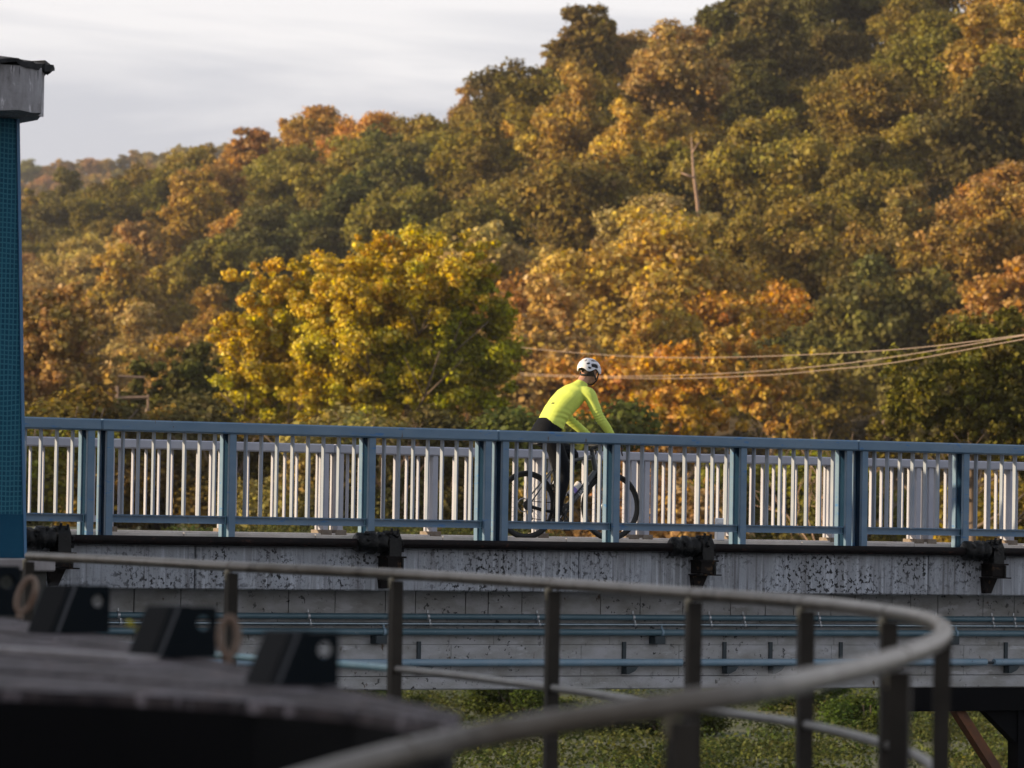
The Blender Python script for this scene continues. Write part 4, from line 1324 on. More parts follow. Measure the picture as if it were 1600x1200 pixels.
# weed sprig on the gate beam
mb = MB()
p0 = np.array(sp)
tipp = at_depth(207, 974, (sp - CAM) @ _fw)
mb.tube([p0, (p0 + tipp) / 2 + np.array([.006, 0, 0]), tipp], [.003, .0025, .0015], 5)
mb.build('stalk', MT['bark'], spr)
lf = leaf_mesh('leaves', [(tipp[0] - sp[0] - .01, tipp[1] - sp[1], tipp[2] - sp[2], .014, .014, .009, 0, 1.2), (0.008, 0, (tipp[2] - sp[2]) * .7, .012, .012, .01, 0, 1.0)], 26, .016, 3)
c = link('leaves', lf, spr); c.color = (.38, .34, .03, 1)

# tall trees added out of view to shade the platform and gate beam
gk = random.Random(77)
for k, (X, Y) in enumerate([(-44, 1), (-48, -4), (-44, -9), (-48, -14), (-44, -19), (-48, -24), (-44, -28), (-54, 0), (-54, -10), (-54, -20)]):
    l, d = lat_dep((X, Y, 0))
    z = float(ground_z(np.array(l), np.array(d)))
    place_tree('added_shade_tree', (X, Y, max(z, -3.0) - .2), VAR[k % 8], 1.55, gk.uniform(0, 6), C_OLIVE[0],
               f'added olive tree out of view on the bank, {ORD[k]} in the row shading the platform', 'added trees out of view shading the platform')
# ================================================================== bicycle and rider
MT['rubber'] = mat('tyre_rubber', (0.012, 0.012, 0.013), 0.75)
MT['rim'] = mat('black_carbon_rim', (0.010, 0.010, 0.011), 0.4)
MT['frame'] = mat('dark_grey_frame_paint', (0.055, 0.062, 0.070), 0.3, coat=0.4)
MT['framedark'] = mat('black_fork_paint', (0.010, 0.011, 0.013), 0.35)
MT['alloy'] = mat('brushed_alloy', (0.45, 0.46, 0.48), 0.35, metal=0.9)
MT['blackpart'] = mat('black_component', (0.013, 0.013, 0.014), 0.45)
MT['bottle'] = mat('white_bottle', (0.68, 0.67, 0.70), 0.4)
MT['purple'] = mat('purple_print', (0.26, 0.20, 0.62), 0.45)
MT['letter'] = mat('white_lettering', (0.62, 0.63, 0.66), 0.4)
MT['skin'] = mat('skin', (0.52, 0.29, 0.20), 0.55, var=(0.46, 0.23, 0.15), scale=22)
MT['jersey'] = mat('fluorescent_yellow_jersey', (0.64, 0.75, 0.15), 0.75, var=(0.60, 0.715, 0.13), scale=9, bump=0.5, bscale=11, spec=0.2)
MT['tights'] = mat('black_tights', (0.005, 0.006, 0.009), 0.7, spec=0.12)
MT['shoe'] = mat('black_shoe', (0.012, 0.012, 0.014), 0.4)
MT['helmet'] = mat('white_helmet_shell', (0.78, 0.78, 0.82), 0.3)
MT['strap'] = mat('black_strap', (0.010, 0.010, 0.011), 0.7)
MT['hair'] = mat('short_brown_hair', (0.055, 0.035, 0.025), 0.8)

BX, BY, BZ = 0.996, 1.40, DECK_Z
bk = empty('bicycle', (BX + .5, BY, BZ), 'dark grey road bicycle with black wheels ridden across the bridge', 'bicycle')
def W(x, y, z):
    return np.array([BX + x, BY + y, BZ + z])
RW = 0.350
ax_r, ax_f = (0.0, RW), (1.002, RW)
def ring_pts(c, r, n, y=0.0):
    return [W(c[0] + r * math.cos(2 * math.pi * k / n), y, c[1] + r * math.sin(2 * math.pi * k / n)) for k in range(n)]
def wheel(c, rear):
    t = link('wheel', None, bk) if False else bpy.data.objects.new('wheel', None)
    t.empty_display_size = .05
    t.parent = bk
    t.location = Vector(W(c[0], 0, c[1])) - chain_loc(bk)
    COL.objects.link(t)
    MB().tube(ring_pts(c, RW - .019, 56), .019, 12, closed=True).build('tyre', MT['rubber'], t, smooth='all')
    rm = MB()
    n = 56
    prof = [(.334, .011), (.334, -.011), (.300, -.006), (.294, 0), (.300, .006)]
    vs, fs = [], []
    for k in range(n):
        a = 2 * math.pi * k / n
        for (r, y) in prof:
            vs.append(W(c[0] + (r - .004) * math.cos(a), y, c[1] + (r - .004) * math.sin(a)))
    m = len(prof)
    for k in range(n):
        for j in range(m):
            fs.append((k * m + j, k * m + (j + 1) % m, ((k + 1) % n) * m + (j + 1) % m, ((k + 1) % n) * m + j))
    rm.add(vs, fs).build('rim', MT['rim'], t, smooth=True)
    MB().tube([W(c[0], -.05, c[1]), W(c[0], -.03, c[1]), W(c[0], .03, c[1]), W(c[0], .05, c[1])], [.012, .022, .022, .012], 12).build('hub', MT['blackpart'], t, smooth=True)
    for k in range(24):
        a = 2 * math.pi * (k + .5) / 24
        sy = .03 if k % 2 else -.03
        a2 = a + (.9 if k % 4 < 2 else -.9)
        MB().tube([W(c[0] + .02 * math.cos(a2), sy, c[1] + .02 * math.sin(a2)), W(c[0] + .292 * math.cos(a), 0, c[1] + .292 * math.sin(a))], .0013, 4, cap=False).build('spoke', MT['alloy' if not rear else 'blackpart'], t)
    MB().tube(ring_pts(c, .068, 24, .058), .006, 6, closed=True).build('brake_rotor', MT['alloy'], t, smooth='all')
    return t
wr = wheel(ax_r, True)
wheel(ax_f, False)
BBp = (.425, .275)
ST, HT, HB = (.290, .790), (.772, .905), (.826, .690)
def T(nm, pts, r, m, n=12, parent=bk, smooth=True):
    return MB().tube([W(*p) for p in pts], r, n).build(nm, m, parent, smooth=smooth)
fr = T('down_tube', [(BBp[0], 0, BBp[1]), (.62, 0, .478), (.818, 0, .705)], [.034, .031, .030], MT['frame'], 14)
T('seat_tube', [(BBp[0], 0, BBp[1]), ST[:1] + (0,) + ST[1:]], [.020, .017], MT['frame'])
T('top_tube', [(.296, 0, .758), (.55, 0, .815), (.786, 0, .862)], [.016, .018, .021], MT['frame'])
T('head_tube', [(HB[0], 0, HB[1]), (HT[0], 0, HT[1])], [.030, .024], MT['frame'])
for s in (-1, 1):
    T('chain_stay', [(BBp[0] - .03, s * .03, BBp[1]), (.2, s * .05, .300), (0, s * .062, RW)], [.014, .011, .009], MT['framedark'], 8)
    T('seat_stay', [(.308, s * .015, .72), (.15, s * .045, .53), (0, s * .062, RW)], [.009, .008, .008], MT['frame'], 8)
    T('fork_blade', [(.832, s * .035, .672), (.90, s * .052, .53), (1.002, s * .056, RW)], [.020, .015, .010], MT['framedark'], 10)
T('fork_crown', [(.832, -.048, .680), (.832, .048, .680)], .026, MT['framedark'], 10)
T('seat_post', [(ST[0] + .002, 0, ST[1] - .02), (.243, 0, .955)], .0137, MT['blackpart'])
# saddle
sd = MB()
rows = [(.085, .066, .984, .022), (.12, .072, .988, .030), (.18, .062, .985, .034), (.25, .036, .982, .030), (.32, .020, .980, .024), (.36, .012, .976, .016)]
vs, fs = [], []
for (x, hw, zt, th) in rows:
    for k in range(10):
        a = 2 * math.pi * k / 10
        vs.append(W(x, hw * math.cos(a), zt - th * .5 + th * .5 * math.sin(a)))
for i in range(len(rows) - 1):
    for k in range(10):
        fs.append((i * 10 + k, i * 10 + (k + 1) % 10, (i + 1) * 10 + (k + 1) % 10, (i + 1) * 10 + k))
fs += [tuple(range(9, -1, -1)), tuple(50 + k for k in range(10))]
sd.add(vs, fs).build('saddle', MT['blackpart'], bk, smooth='all')
# stem and drop bar with hoods and levers
T('stem', [(.772, 0, .905), (.764, 0, .938), (.772, 0, .945), (.858, 0, .972)], [.021, .021, .019, .017], MT['blackpart'], 10)
bar = T('handlebar', [(.858, -.205, .974), (.860, -.1, .974), (.860, .1, .974), (.858, .205, .974)], .014, MT['blackpart'], 10)
for s in (-1, 1):
    T('bar_drop', [(.858, s * .205, .974), (.90, s * .212, .978), (.935, s * .214, .955), (.942, s * .216, .905), (.915, s * .217, .862), (.86, s * .218, .85), (.80, s * .22, .852)], .0145, MT['blackpart'], 10)
    h = T('brake_hood', [(.905, s * .212, .980), (.94, s * .212, 1.0), (.972, s * .212, 1.015), (.992, s * .212, 1.045)], [.017, .02, .021, .013], MT['blackpart'], 10)
    T('brake_lever', [(.985, s * .212, 1.005), (1.0, s * .214, .95), (.995, s * .216, .90), (1.005, s * .217, .868)], [.010, .009, .008, .006], MT['blackpart'], 8, parent=h)
    T('brake_cable', [(.90, s * .205, .99), (.93, s * .14, 1.0), (.90, s * .06, .97), (.84, s * .02, .85)], .0026, MT['blackpart'], 5)
# drivetrain on the right side
cs = MB()
for r, y in ((.055, -.038), (.048, -.041), (.042, -.044), (.036, -.047), (.030, -.050)):
    cs.tube([W(0, y + .001, RW), W(0, y - .001, RW)], r, 24)
cs.build('cassette', MT['blackpart'], wr, smooth=True)
ch = MB()
n = 40
for (r0_, r1_, y0, y1) in ((.070, .096, -.046, -.050),):
    vs, fs = [], []
    for k in range(n):
        a = 2 * math.pi * k / n
        rr_ = r1_ + (.003 if k % 2 else 0)
        for (r, y) in ((r0_, y0), (rr_, y0), (rr_, y1), (r0_, y1)):
            vs.append(W(BBp[0] + r * math.cos(a), y, BBp[1] + r * math.sin(a)))
    for k in range(n):
        for j in range(4):
            fs.append((k * 4 + j, k * 4 + (j + 1) % 4, ((k + 1) % n) * 4 + (j + 1) % 4, ((k + 1) % n) * 4 + j))
    ch.add(vs, fs)
for k in range(5):
    a = 2 * math.pi * k / 5 + .3
    ch.tube([W(BBp[0], -.048, BBp[1]), W(BBp[0] + .074 * math.cos(a), -.048, BBp[1] + .074 * math.sin(a))], .007, 6)
ch.build('chainring', MT['blackpart'], bk, smooth=True)
PEDR, PEDL = (.402, -.125, .106), (.448, .125, .444)
T('crank_arm', [(BBp[0], -.06, BBp[1]), (PEDR[0], -.068, PEDR[2])], [.014, .011], MT['blackpart'], 8)
T('crank_arm', [(BBp[0], .06, BBp[1]), (PEDL[0], .068, PEDL[2])], [.014, .011], MT['blackpart'], 8)
T('bottom_bracket', [(BBp[0], -.062, BBp[1]), (BBp[0], .062, BBp[1])], .024, MT['blackpart'], 14)
for (x, y, z) in (PEDR, PEDL):
    s = -1 if y < 0 else 1
    p = W(x, y, z)
    MB().box(p[0] - .045, p[0] + .035, p[1] - .03, p[1] + .03, p[2] - .009, p[2] + .009, .004).build('pedal', MT['blackpart'], bk)
# chain, upper and lower run, derailleur
chn = MB()
chn.tube([W(.01, -.046, RW + .042), W(BBp[0], -.048, BBp[1] + .096)], .0042, 6)
chn.tube([W(.035, -.046, RW - .135), W(BBp[0] - .01, -.048, BBp[1] - .096)], .0042, 6)
chn.build('chain', MT['blackpart'], bk, smooth=True)
T('derailleur', [(.012, -.06, RW - .02), (.03, -.065, RW - .06), (.018, -.062, RW - .085), (.034, -.06, RW - .14)], [.012, .018, .013, .012], MT['blackpart'], 8)
for (x, z, r) in ((.02, RW - .08, .02), (.034, RW - .138, .02)):
    T('jockey_wheel', [(x, -.05, z), (x, -.042, z)], r, MT['blackpart'], 14)
# bottles in cages
def bottle(cx, cz, dx, dz, L, purple):
    n_ = math.hypot(dx, dz); dx, dz = dx / n_, dz / n_
    f = lambda t: (cx + dx * t, 0, cz + dz * t)
    b = T('bottle', [f(-L / 2), f(-L / 2 + .01), f(L * .08), f(L * .14), f(L * .2), f(L * .33), f(L * .36)], [.028, .036, .036, .032, .036, .034, .02], MT['bottle'], 16)
    T('bottle_cap', [f(L * .362), f(L * .42), f(L * .425), f(L * .5)], [.026, .024, .010, .009], MT['blackpart'] if purple else MT['bottle'], 14, parent=b)
    if purple:
        T('print', [f(-L * .22), f(-L * .02)], .0366, MT['purple'], 16, parent=b)
    T('bottle_cage', [f(-L * .30), f(-L * .26)], .0385, MT['blackpart'], 16)
    T('bottle_cage', [f(-L * .50), f(-L * .515)], .034, MT['blackpart'], 16)
bottle(.575, .530, .41, .43, .21, True)
bottle(.415, .535, -.14, .47, .19, False)
# lettering on the down tube
cu = bpy.data.curves.new('lettering', 'FONT')
cu.body = 'UNXOS'
cu.size = .050
cu.extrude = .0006
cu.align_x = 'CENTER'; cu.align_y = 'CENTER'
cu.shear = .2
tmp = bpy.data.objects.new('tmp', cu)
COL.objects.link(tmp)
dg = bpy.context.evaluated_depsgraph_get()
tme = bpy.data.meshes.new_from_object(tmp.evaluated_get(dg))
bpy.data.objects.remove(tmp)
an = math.atan2(.705 - .478, .818 - .62)
tme.materials.clear(); tme.materials.append(MT['letter'])
lt = link('lettering', tme, fr, tuple(Vector(W(.660, -.0322, .526)) - chain_loc(bk)), (math.pi / 2, -an, 0))

# ------------------------------------------------------------------ rider
def remesh(mb, voxel, smooth_it, name, m):
    me = mb.mesh(name + '_raw', m)
    o = bpy.data.objects.new('tmp', me)
    COL.objects.link(o)
    md = o.modifiers.new('r', 'REMESH'); md.mode = 'VOXEL'; md.voxel_size = voxel; md.use_smooth_shade = True
    ms = o.modifiers.new('s', 'SMOOTH'); ms.factor = .5; ms.iterations = smooth_it
    dg = bpy.context.evaluated_depsgraph_get()
    nm = bpy.data.meshes.new_from_object(o.evaluated_get(dg))
    bpy.data.objects.remove(o); bpy.data.meshes.remove(me)
    nm.name = name
    nm.materials.clear(); nm.materials.append(m)
    nm.polygons.foreach_set('use_smooth', [True] * len(nm.polygons))
    return nm
def loft(mb, rings, n=24):
    """rings: (centre(3), tangent(x,z), half width, half depth)"""
    vs = []
    for (c, (tx_, tz_), a, b) in rings:
        L = math.hypot(tx_, tz_)
        nx_, nz_ = -tz_ / L, tx_ / L
        for k in range(n):
            t = 2 * math.pi * k / n
            ct, st = math.cos(t), math.sin(t)
            e = .86
            ca, sa = math.copysign(abs(ct) ** e, ct), math.copysign(abs(st) ** e, st)
            vs.append(W(c[0] + nx_ * b * sa, c[1] + a * ca, c[2] + nz_ * b * sa))
    fs = []
    m = len(rings)
    for i in range(m - 1):
        for k in range(n):
            fs.append((i * n + k, i * n + (k + 1) % n, (i + 1) * n + (k + 1) % n, (i + 1) * n + k))
    fs += [tuple(range(n - 1, -1, -1)), tuple((m - 1) * n + k for k in range(n))]
    return mb.add(vs, fs)
def limb(mb, pts, rs, n=14):
    """tapered limb with spherical ends, smoothly interpolated"""
    P = [W(*p) for p in pts]
    out_p, out_r = [], []
    for i in range(len(P) - 1):
        p0 = P[max(i - 1, 0)]; p1 = P[i]; p2 = P[i + 1]; p3 = P[min(i + 2, len(P) - 1)]
        for k in range(5):
            t = k / 5
            out_p.append(0.5 * ((2 * p1) + (-p0 + p2) * t + (2 * p0 - 5 * p1 + 4 * p2 - p3) * t ** 2 + (-p0 + 3 * p1 - 3 * p2 + p3) * t ** 3))
            tt = t * t * (3 - 2 * t)
            out_r.append(rs[i] * (1 - tt) + rs[i + 1] * tt)
    out_p.append(P[-1]); out_r.append(rs[-1])
    d0 = out_p[0] - out_p[1]; d0 /= np.linalg.norm(d0)
    d1 = out_p[-1] - out_p[-2]; d1 /= np.linalg.norm(d1)
    out_p = [out_p[0] + d0 * out_r[0] * .7] + out_p + [out_p[-1] + d1 * out_r[-1] * .7]
    out_r = [out_r[0] * .55] + out_r + [out_r[-1] * .55]
    return mb.tube(out_p, out_r, n)
pr_ = empty('person', tuple(W(.25, 0, 0)), 'cyclist in a fluorescent yellow jersey, black tights and white helmet riding across the bridge', 'person')
SP = [((.272, 0, 1.172), (.42, 1), .158, .127), ((.290, 0, 1.212), (.52, 1), .156, .122), ((.330, 0, 1.280), (.62, .8), .160, .124), ((.405, 0, 1.370), (.72, .72), .172, .128),
      ((.485, 0, 1.448), (.76, .66), .186, .126), ((.555, 0, 1.508), (.74, .68), .180, .108), ((.605, 0, 1.556), (.66, .75), .125, .082), ((.632, 0, 1.598), (.5, .86), .068, .064), ((.642, 0, 1.618), (.45, .9), .060, .058)]
SHO = (.600, .172, 1.500)
ELB = (.705, .238, 1.262)
WRI = (.888, .214, 1.058)
def arms(mb, k, cuff=True):
    for s in (-1, 1):
        dx = -.045 if s > 0 else 0.0
        limb(mb, [(SHO[0] - .05, s * .10, SHO[2] + .0), (SHO[0] + .012, s * SHO[1], SHO[2] - .012), (.655 + dx, s * .210, 1.385), (ELB[0] + 1.7 * dx, s * (ELB[1] + .02 * (s > 0)), ELB[2]), (.79 + 1.2 * dx, s * .232, 1.165), (WRI[0], s * WRI[1], WRI[2])],
             [.072 * k, .074 * k, .061 * k, .052 * k, .048 * k, .033 * k])
jm = MB()
loft(jm, SP)
arms(jm, 1.0)
# a shallow rolled hem and collar
loft(jm, [((.266, 0, 1.156), (.42, 1), .162, .132), ((.278, 0, 1.186), (.45, 1), .162, .132)])
jersey_me = remesh(jm, .0075, 7, 'jersey', MT['jersey'])
def wrinkle(me, centre, axis, rad, amp, freq, seed):
    # fabric folds: ridges across an axis that fade out from a centre
    c = W(*centre); ax = np.array(axis, float); ax /= np.linalg.norm(ax)
    n_ = len(me.vertices)
    co = np.empty(n_ * 3); me.vertices.foreach_get('co', co); co = co.reshape(-1, 3)
    no_ = np.empty(n_ * 3); me.vertices.foreach_get('normal', no_); no_ = no_.reshape(-1, 3)
    d = co - c
    f = np.exp(-(np.linalg.norm(d, axis=1) / rad) ** 2)
    tw = np.sin(co[:, 0] * 23 + seed) * .9 + np.sin(co[:, 1] * 31 + seed * 2) * .8 + np.sin(co[:, 2] * 27 + seed * 3) * .8
    co += no_ * (amp * f * np.sin(d @ ax * freq + tw))[:, None]
    me.vertices.foreach_set('co', co.ravel()); me.update()
for s in (-1, 1):
    wrinkle(jersey_me, (ELB[0], s * ELB[1], ELB[2]), (.3, 0, -1), .075, .0055, 190, 1.0 + s)
    wrinkle(jersey_me, (.60, s * .15, 1.40), (.8, 0, .6), .085, .006, 130, 2.0 + s)
    wrinkle(jersey_me, (.84, s * .22, 1.10), (.7, 0, -.7), .06, .004, 220, 4.0)
wrinkle(jersey_me, (.34, -.15, 1.22), (.4, 0, 1), .11, .006, 110, 5.0)
wrinkle(jersey_me, (.30, -.02, 1.33), (.7, .2, .7), .10, .0035, 90, 6.0)
def child(me, nm, parent):
    off = chain_loc(parent)
    me.transform(Matrix.Translation(-off))
    return link(nm, me, parent)
# tights
tm = MB()
loft(tm, [((.215, 0, .985), (.1, 1), .110, .110), ((.205, 0, 1.03), (.15, 1), .158, .138), ((.212, 0, 1.075), (.22, 1), .170, .146), ((.235, 0, 1.13), (.35, 1), .160, .134), ((.272, 0, 1.20), (.45, 1), .150, .118)])
LEG = {-1: [(.235, -.088, 1.035), (.325, -.100, .82), (.375, -.104, .655), (.342, -.110, .52), (.312, -.114, .36), (.290, -.116, .235)],
       1: [(.245, .088, 1.035), (.43, .100, .945), (.600, .106, .868), (.535, .112, .745), (.455, .116, .63), (.388, .118, .545)]}
for s in (-1, 1):
    limb(tm, LEG[s], [.100, .090, .067, .066, .052, .042])
tights_me = remesh(tm, .0085, 6, 'tights', MT['tights'])
# body: one continuous mesh of head, neck, torso core, arms, hands and legs
bmx = MB()
loft(bmx, [(c, t_, a * .86, b * .86) for c, t_, a, b in SP])
arms(bmx, .82)
for s in (-1, 1):
    limb(bmx, LEG[s] + [(LEG[s][-1][0] + .02, LEG[s][-1][1], LEG[s][-1][2] - .06)], [.08, .07, .05, .048, .037, .030, .03])
loft(bmx, [((.215, 0, 1.0), (.1, 1), .12, .10), ((.22, 0, 1.08), (.2, 1), .14, .118), ((.25, 0, 1.16), (.4, 1), .13, .10)])
limb(bmx, [(.600, 0, 1.560), (.655, 0, 1.640), (.695, 0, 1.700)], [.058, .055, .060])
# head in its own frame: forward hx, lateral hy
HY = R(24)
HC = np.array(W(.722, 0, 1.722))
hx = np.array([math.cos(HY) * math.cos(R(6)), math.sin(HY) * math.cos(R(6)), -math.sin(R(6))])
hy = np.array([-math.sin(HY), math.cos(HY), 0.0])
hz = np.cross(hx, hy)
def Hd(a, b, c):
    return HC + hx * a + hy * b + hz * c
def head_rings(mb):
    rows = [(-.112, .030, .028, .022), (-.098, .045, .040, .034), (-.075, .040, .056, .050), (-.045, .022, .072, .060), (-.01, .008, .084, .068), (.03, .002, .094, .073), (.065, -.002, .094, .072), (.095, -.004, .078, .060), (.115, -.006, .048, .038), (.122, -.006, .015, .012)]
    n = 20; vs = []
    for (z, x0, rx_, ry_) in rows:
        for k in range(n):
            t = 2 * math.pi * k / n
            vs.append(Hd(x0 + rx_ * math.cos(t), ry_ * math.sin(t), z))
    fs = [(i * n + k, i * n + (k + 1) % n, (i + 1) * n + (k + 1) % n, (i + 1) * n + k) for i in range(len(rows) - 1) for k in range(n)]
    fs += [tuple(range(n - 1, -1, -1)), tuple((len(rows) - 1) * n + k for k in range(n))]
    mb.add(vs, fs)
    mb.tube([Hd(.086, 0, .015), Hd(.100, 0, -.015), Hd(.112, 0, -.035), Hd(.092, 0, -.044)], [.010, .012, .015, .010], 10)      # nose
    mb.tube([Hd(.084, -.03, .026), Hd(.094, 0, .024), Hd(.084, .03, .026)], [.008, .011, .008], 8)                            # brow
    mb.tube([Hd(.080, -.022, -.064), Hd(.088, 0, -.062), Hd(.080, .022, -.064)], [.005, .008, .005], 8)                        # lips
    mb.tube([Hd(.060, 0, -.095), Hd(.074, 0, -.098)], [.02, .016], 10)                                                        # chin
    for s in (-1, 1):                                                                                                         # ears
        mb.tube([Hd(-.004, s * .070, -.040), Hd(-.010, s * .078, -.018), Hd(-.012, s * .081, .006), Hd(-.002, s * .078, .020), Hd(.010, s * .074, .006)], [.008, .010, .012, .010, .007], 8)
head_rings(bmx)
for s in (-1, 1):                                                # hands closed on the hoods
    def hp(x, y, z):
        return (x, s * y, z)
    limb(bmx, [hp(WRI[0], WRI[1], WRI[2]), hp(.912, .212, 1.044), hp(.945, .212, 1.034)], [.028, .033, .030], 12)
    for j, (yo, ln) in enumerate(((-.028, .9), (-.010, 1.0), (.009, .97), (.026, .8))):
        x0 = .948 - .012 * j
        bmx.tube([W(*hp(x0 - .005, .212 + .024, 1.034 - .010 * j)), W(*hp(x0 + .012, .212 + .036, 1.018 - .013 * j)), W(*hp(x0 + .014, .212 + .032, .996 - .014 * j)), W(*hp(x0 + .004, .212 + .008, .984 - .014 * j))],
                 [.0095 * ln, .0095 * ln, .009 * ln, .0075 * ln], 8)
    bmx.tube([W(*hp(.915, .19, 1.035)), W(*hp(.94, .178, 1.028)), W(*hp(.962, .184, 1.006)), W(*hp(.968, .196, .992))], [.012, .0115, .010, .008], 8)   # thumb on the inner side
body_me = remesh(bmx, .0062, 3, 'body', MT['skin'])
body = child(body_me, 'body', pr_)
eye_m = mat('eye_white', (.7, .68, .66), .2)
for s in (-1, 1):
    MB().tube([Hd(.074, s * .030, .006), Hd(.084, s * .030, .006), Hd(.088, s * .030, .006)], [.012, .010, .003], 10).build('eye', eye_m, body, smooth='all')
MB().tube([Hd(-.095, -.03, -.035), Hd(-.092, 0, -.035), Hd(-.095, .03, -.035)], [.012, .02, .012], 10)
jersey = child(jersey_me, 'jersey', pr_)
tights = child(tights_me, 'tights', pr_)
# hair below the helmet rim
hm_ = MB()
vs, fs = [], []
nA, nZ = 18, 5
for i in range(nZ):
    z = -.050 + .075 * i / (nZ - 1)
    for k in range(nA + 1):
        t = R(98) + R(164) * k / nA
        zz = (z + .05) / .075
        vs.append(Hd(.004 + (.082 + .015 * zz) * math.cos(t), (.066 + .010 * zz) * math.sin(t), z))
fs = [(i * (nA + 1) + k, i * (nA + 1) + k + 1, (i + 1) * (nA + 1) + k + 1, (i + 1) * (nA + 1) + k) for i in range(nZ - 1) for k in range(nA)]
hm_.add(vs, fs).build('hair', MT['hair'], pr_, smooth='all')
# helmet: shell with real vent openings, dark liner inside
nth, nph = 40, 56
def hel(r, th, ph):
    """th: 0 front .. pi back; ph: -right .. +left over the top"""
    a = -math.cos(th + math.pi) * .0
    x = .146 * math.cos(th) * r - .004
    rad = math.sin(th) ** .82
    y = .106 * rad * math.sin(ph) * r
    z = .022 + .122 * rad * math.cos(ph) * r * (1.0 if abs(ph) < 1.57 else 1.0)
    z += .016 * math.cos(th) * (-.4)
    return Hd(x, y, z)
def rim_cut(th):
    """how far the shell reaches down on the sides: lower at the back, raised over the ear"""
    t = th / math.pi
    return R(98) + R(16) * math.exp(-((t - .80) / .12) ** 2) + R(9) * math.exp(-((t - .33) / .10) ** 2) - R(10) * math.exp(-((t - .55) / .09) ** 2)
def is_vent(th, ph):
    t, p = math.degrees(th), math.degrees(ph)
    sl = [(-72, 11, 82, 124), (-40, 8, 74, 118), (-71, 9, 40, 70), (-39, 8, 32, 62), (-11, 6, 80, 120), (-12, 6, 36, 66), (-56, 7, 131, 149), (-22, 7, 130, 150), (-88, 6, 128, 146)]
    for (c, w_, a, b) in sl:
        for sg in (1, -1):
            u = (t - (a + b) / 2) / ((b - a) / 2)
            if abs(u) < 1 and abs(p - sg * c) < w_ * 1.1 * (1 - .25 * u * u):
                return True
    return False
vo, fo, keep = [], [], {}
for layer, r in enumerate((1.0, .90)):
    for i in range(nth + 1):
        th = math.pi * (i + .0001) / (nth + .0002)
        for k in range(nph + 1):
            lim = rim_cut(th)
            ph = -lim + 2 * lim * k / nph
            vo.append(hel(r, th, ph))
idx = lambda L, i, k: L * (nth + 1) * (nph + 1) + i * (nph + 1) + k
solid = np.ones((nth, nph), bool)
for i in range(nth):
    for k in range(nph):
        th = math.pi * (i + .5) / nth
        lim = rim_cut(th)
        ph = -lim + 2 * lim * (k + .5) / nph
        if is_vent(th, ph):
            solid[i, k] = False
for i in range(nth):
    for k in range(nph):
        if not solid[i, k]:
            continue
        fo.append((idx(0, i, k), idx(0, i, k + 1), idx(0, i + 1, k + 1), idx(0, i + 1, k)))
        fo.append((idx(1, i, k), idx(1, i + 1, k), idx(1, i + 1, k + 1), idx(1, i, k + 1)))
        for (di, dk, e) in ((-1, 0, ((i, k), (i, k + 1))), (1, 0, ((i + 1, k + 1), (i + 1, k))), (0, -1, ((i + 1, k), (i, k))), (0, 1, ((i, k + 1), (i + 1, k + 1)))):
            a, b = i + di, k + dk
            if not (0 <= a < nth and 0 <= b < nph) or not solid[a, b]:
                (i0, k0), (i1, k1) = e
                fo.append((idx(0, i0, k0), idx(1, i0, k0), idx(1, i1, k1), idx(0, i1, k1)))
hme = MB().add(vo, fo)
helmet = hme.build('helmet', MT['helmet'], pr_, smooth=True)
vl, fl_ = [], []
for i in range(21):
    th = math.pi * (i + .01) / 20.02
    for k in range(25):
        lim = rim_cut(th) + R(3)
        vl.append(hel(.875, th, -lim + 2 * lim * k / 24))
fl_ = [(i * 25 + k, i * 25 + k + 1, (i + 1) * 25 + k + 1, (i + 1) * 25 + k) for i in range(20) for k in range(24)]
MB().add(vl, fl_).build('liner', MT['strap'], helmet, smooth='all')
for s in (-1, 1):
    MB().tube([Hd(.055, s * .082, .005), Hd(.040, s * .083, -.045), Hd(.038, s * .070, -.085), Hd(.045, s * .03, -.118)], .0075, 6).build('strap', MT['strap'], helmet)
    MB().tube([Hd(-.045, s * .080, -.005), Hd(-.012, s * .084, -.05), Hd(.034, s * .072, -.082)], .0075, 6).build('strap', MT['strap'], helmet)
MB().tube([Hd(-.070, -.058, -.028), Hd(-.095, -.03, -.040), Hd(-.100, 0, -.042), Hd(-.095, .03, -.040), Hd(-.070, .058, -.028)], .011, 8).build('retention_band', MT['strap'], helmet, smooth='all')
MB().tube([Hd(.045, -.03, -.118), Hd(.052, 0, -.124), Hd(.045, .03, -.118)], .007, 6).build('strap', MT['strap'], helmet)
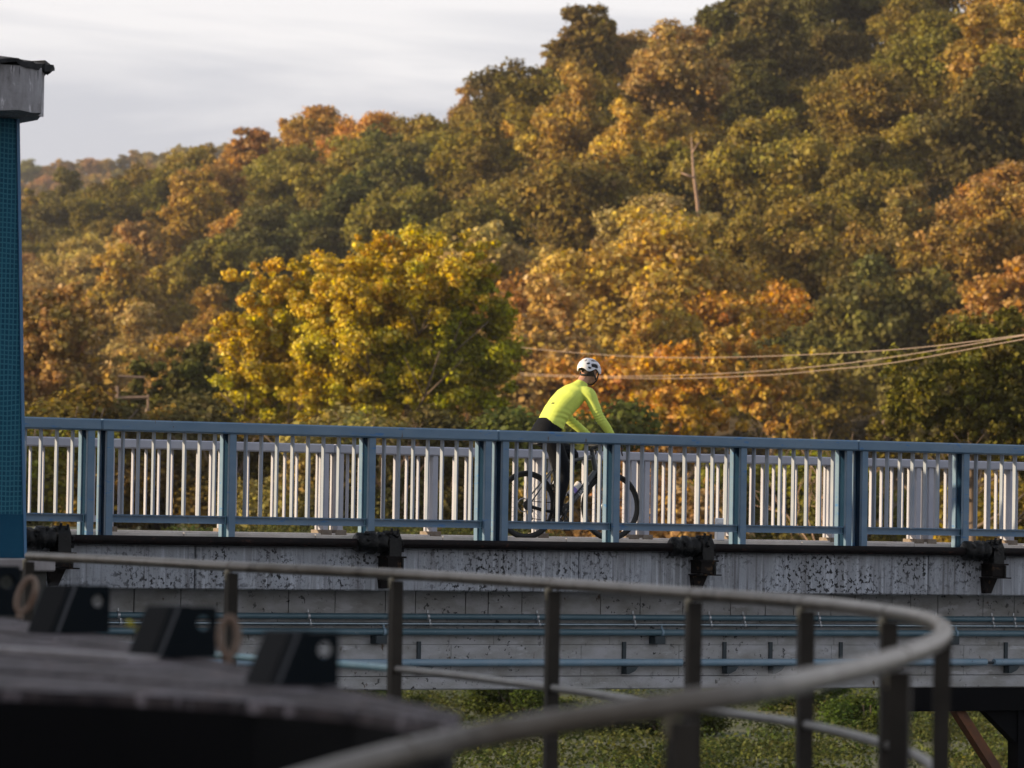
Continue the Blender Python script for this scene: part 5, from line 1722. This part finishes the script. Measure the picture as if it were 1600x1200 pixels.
# shoes
def shoe(s, heel, toe, nm_m):
    hx0, hz0 = heel; tx0, tz0 = toe
    y = s * .118
    d = np.array([tx0 - hx0, 0, tz0 - hz0]); L = np.linalg.norm(d); d /= L
    up = np.array([-d[2], 0, d[0]])
    rows = [(0.0, .022, .050, .045), (.06, .032, .060, .052), (.25, .034, .062, .056), (.45, .036, .050, .044), (.65, .043, .038, .036), (.85, .040, .030, .028), (.97, .025, .022, .020), (1.0, .008, .012, .012)]
    n = 16; vs = []
    for (t, hw, h, c) in rows:
        for k in range(n):
            a = 2 * math.pi * k / n
            o = np.array([hx0, y, hz0]) + d * L * t + up * (h * .62 + h * .62 * math.sin(a) * (1 if math.sin(a) > 0 else .98)) + np.array([0, hw * math.cos(a), 0])
            vs.append(W(*o))
    fs = [(i * n + k, i * n + (k + 1) % n, (i + 1) * n + (k + 1) % n, (i + 1) * n + k) for i in range(len(rows) - 1) for k in range(n)]
    fs += [tuple(range(n - 1, -1, -1)), tuple((len(rows) - 1) * n + k for k in range(n))]
    sh_ = MB().add(vs, fs).build('shoe', MT['shoe'], pr_, smooth='all')
    q = lambda t, z_: W(*(np.array([hx0, y - .036, hz0]) + d * L * t + up * z_))
    MB().tube([q(.42, .018), q(.47, .034), q(.44, .046), q(.50, .060)], .003, 5).build('shoe_lace', MT['letter'], sh_)
    MB().tube([q(.10, .03), q(.22, .026)], .004, 5).build('heel_mark', MT['letter'], sh_)
    MB().box(*[v for p in [(W(*(np.array([hx0, y, hz0]) + d * L * .62)) - np.array([.02, .02, .016])), (W(*(np.array([hx0, y, hz0]) + d * L * .62)) + np.array([.02, .02, -.002]))] for v in ()] or (0, .001, 0, .001, 0, .001)) if False else None
    return sh_
shoe(-1, (.228, .150), (.478, .124), 'shoe')
shoe(1, (.305, .500), (.545, .452), 'shoe')
# small marks: dark print on the lower back, pale tab on the calf, collar edge
from mathutils.bvhtree import BVHTree
def stick(px, py, me, parent, w_, h_, m, nm):
    v = _fw + _rt * ((px - 800) / F_PX) + _up * ((600 - py) / F_PX)
    off = chain_loc(pr_)
    bm = bmesh.new(); bm.from_mesh(me)
    tr = BVHTree.FromBMesh(bm); bm.free()
    loc, nor, _, _ = tr.ray_cast(Vector(CAM) - off, Vector(v).normalized())
    if loc is None:
        return
    n_ = np.array(nor); u = np.cross([0, 0, 1.0], n_); u /= np.linalg.norm(u); w2 = np.cross(n_, u)
    c = np.array(loc) + np.array(off)
    pts = [c + u * a + w2 * b + n_ * e for e in (.0005, .003) for a, b in ((-w_, -h_), (w_, -h_), (w_, h_), (-w_, h_))]
    MB().add(pts, [(0, 3, 2, 1), (4, 5, 6, 7), (0, 1, 5, 4), (1, 2, 6, 5), (2, 3, 7, 6), (3, 0, 4, 7)]).build(nm, m, parent)
stick(864, 630, jersey_me, jersey, .020, .007, MT['strap'], 'printed_mark')
stick(864.5, 754, tights_me, tights, .0035, .018, MT['letter'], 'reflective_tab')

# ================================================================== the air over the valley
hz_ = MB()
a = from_ld(-4100, -3100, 0); b = from_ld(4100, -3100, 0); c = from_ld(4100, 6100, 0); d = from_ld(-4100, 6100, 0)
hz_.add([(p[0], p[1], z) for z in (-8.5, 185.0) for p in (a, b, c, d)], [(0, 3, 2, 1), (4, 5, 6, 7), (0, 1, 5, 4), (1, 2, 6, 5), (2, 3, 7, 6), (3, 0, 4, 7)])
hm2 = bpy.data.materials.new('valley_air')
hm2.use_nodes = True
t = hm2.node_tree
t.nodes.clear()
o = t.nodes.new('ShaderNodeOutputMaterial')
pv = t.nodes.new('ShaderNodeVolumePrincipled')
pv.inputs['Color'].default_value = (0.93, 0.92, 0.95, 1)
pv.inputs['Density'].default_value = 0.00010
pv.inputs['Anisotropy'].default_value = 0.3
t.links.new(pv.outputs[0], o.inputs['Volume'])
ho = hz_.build('haze', hm2)
ho['kind'] = 'stuff'
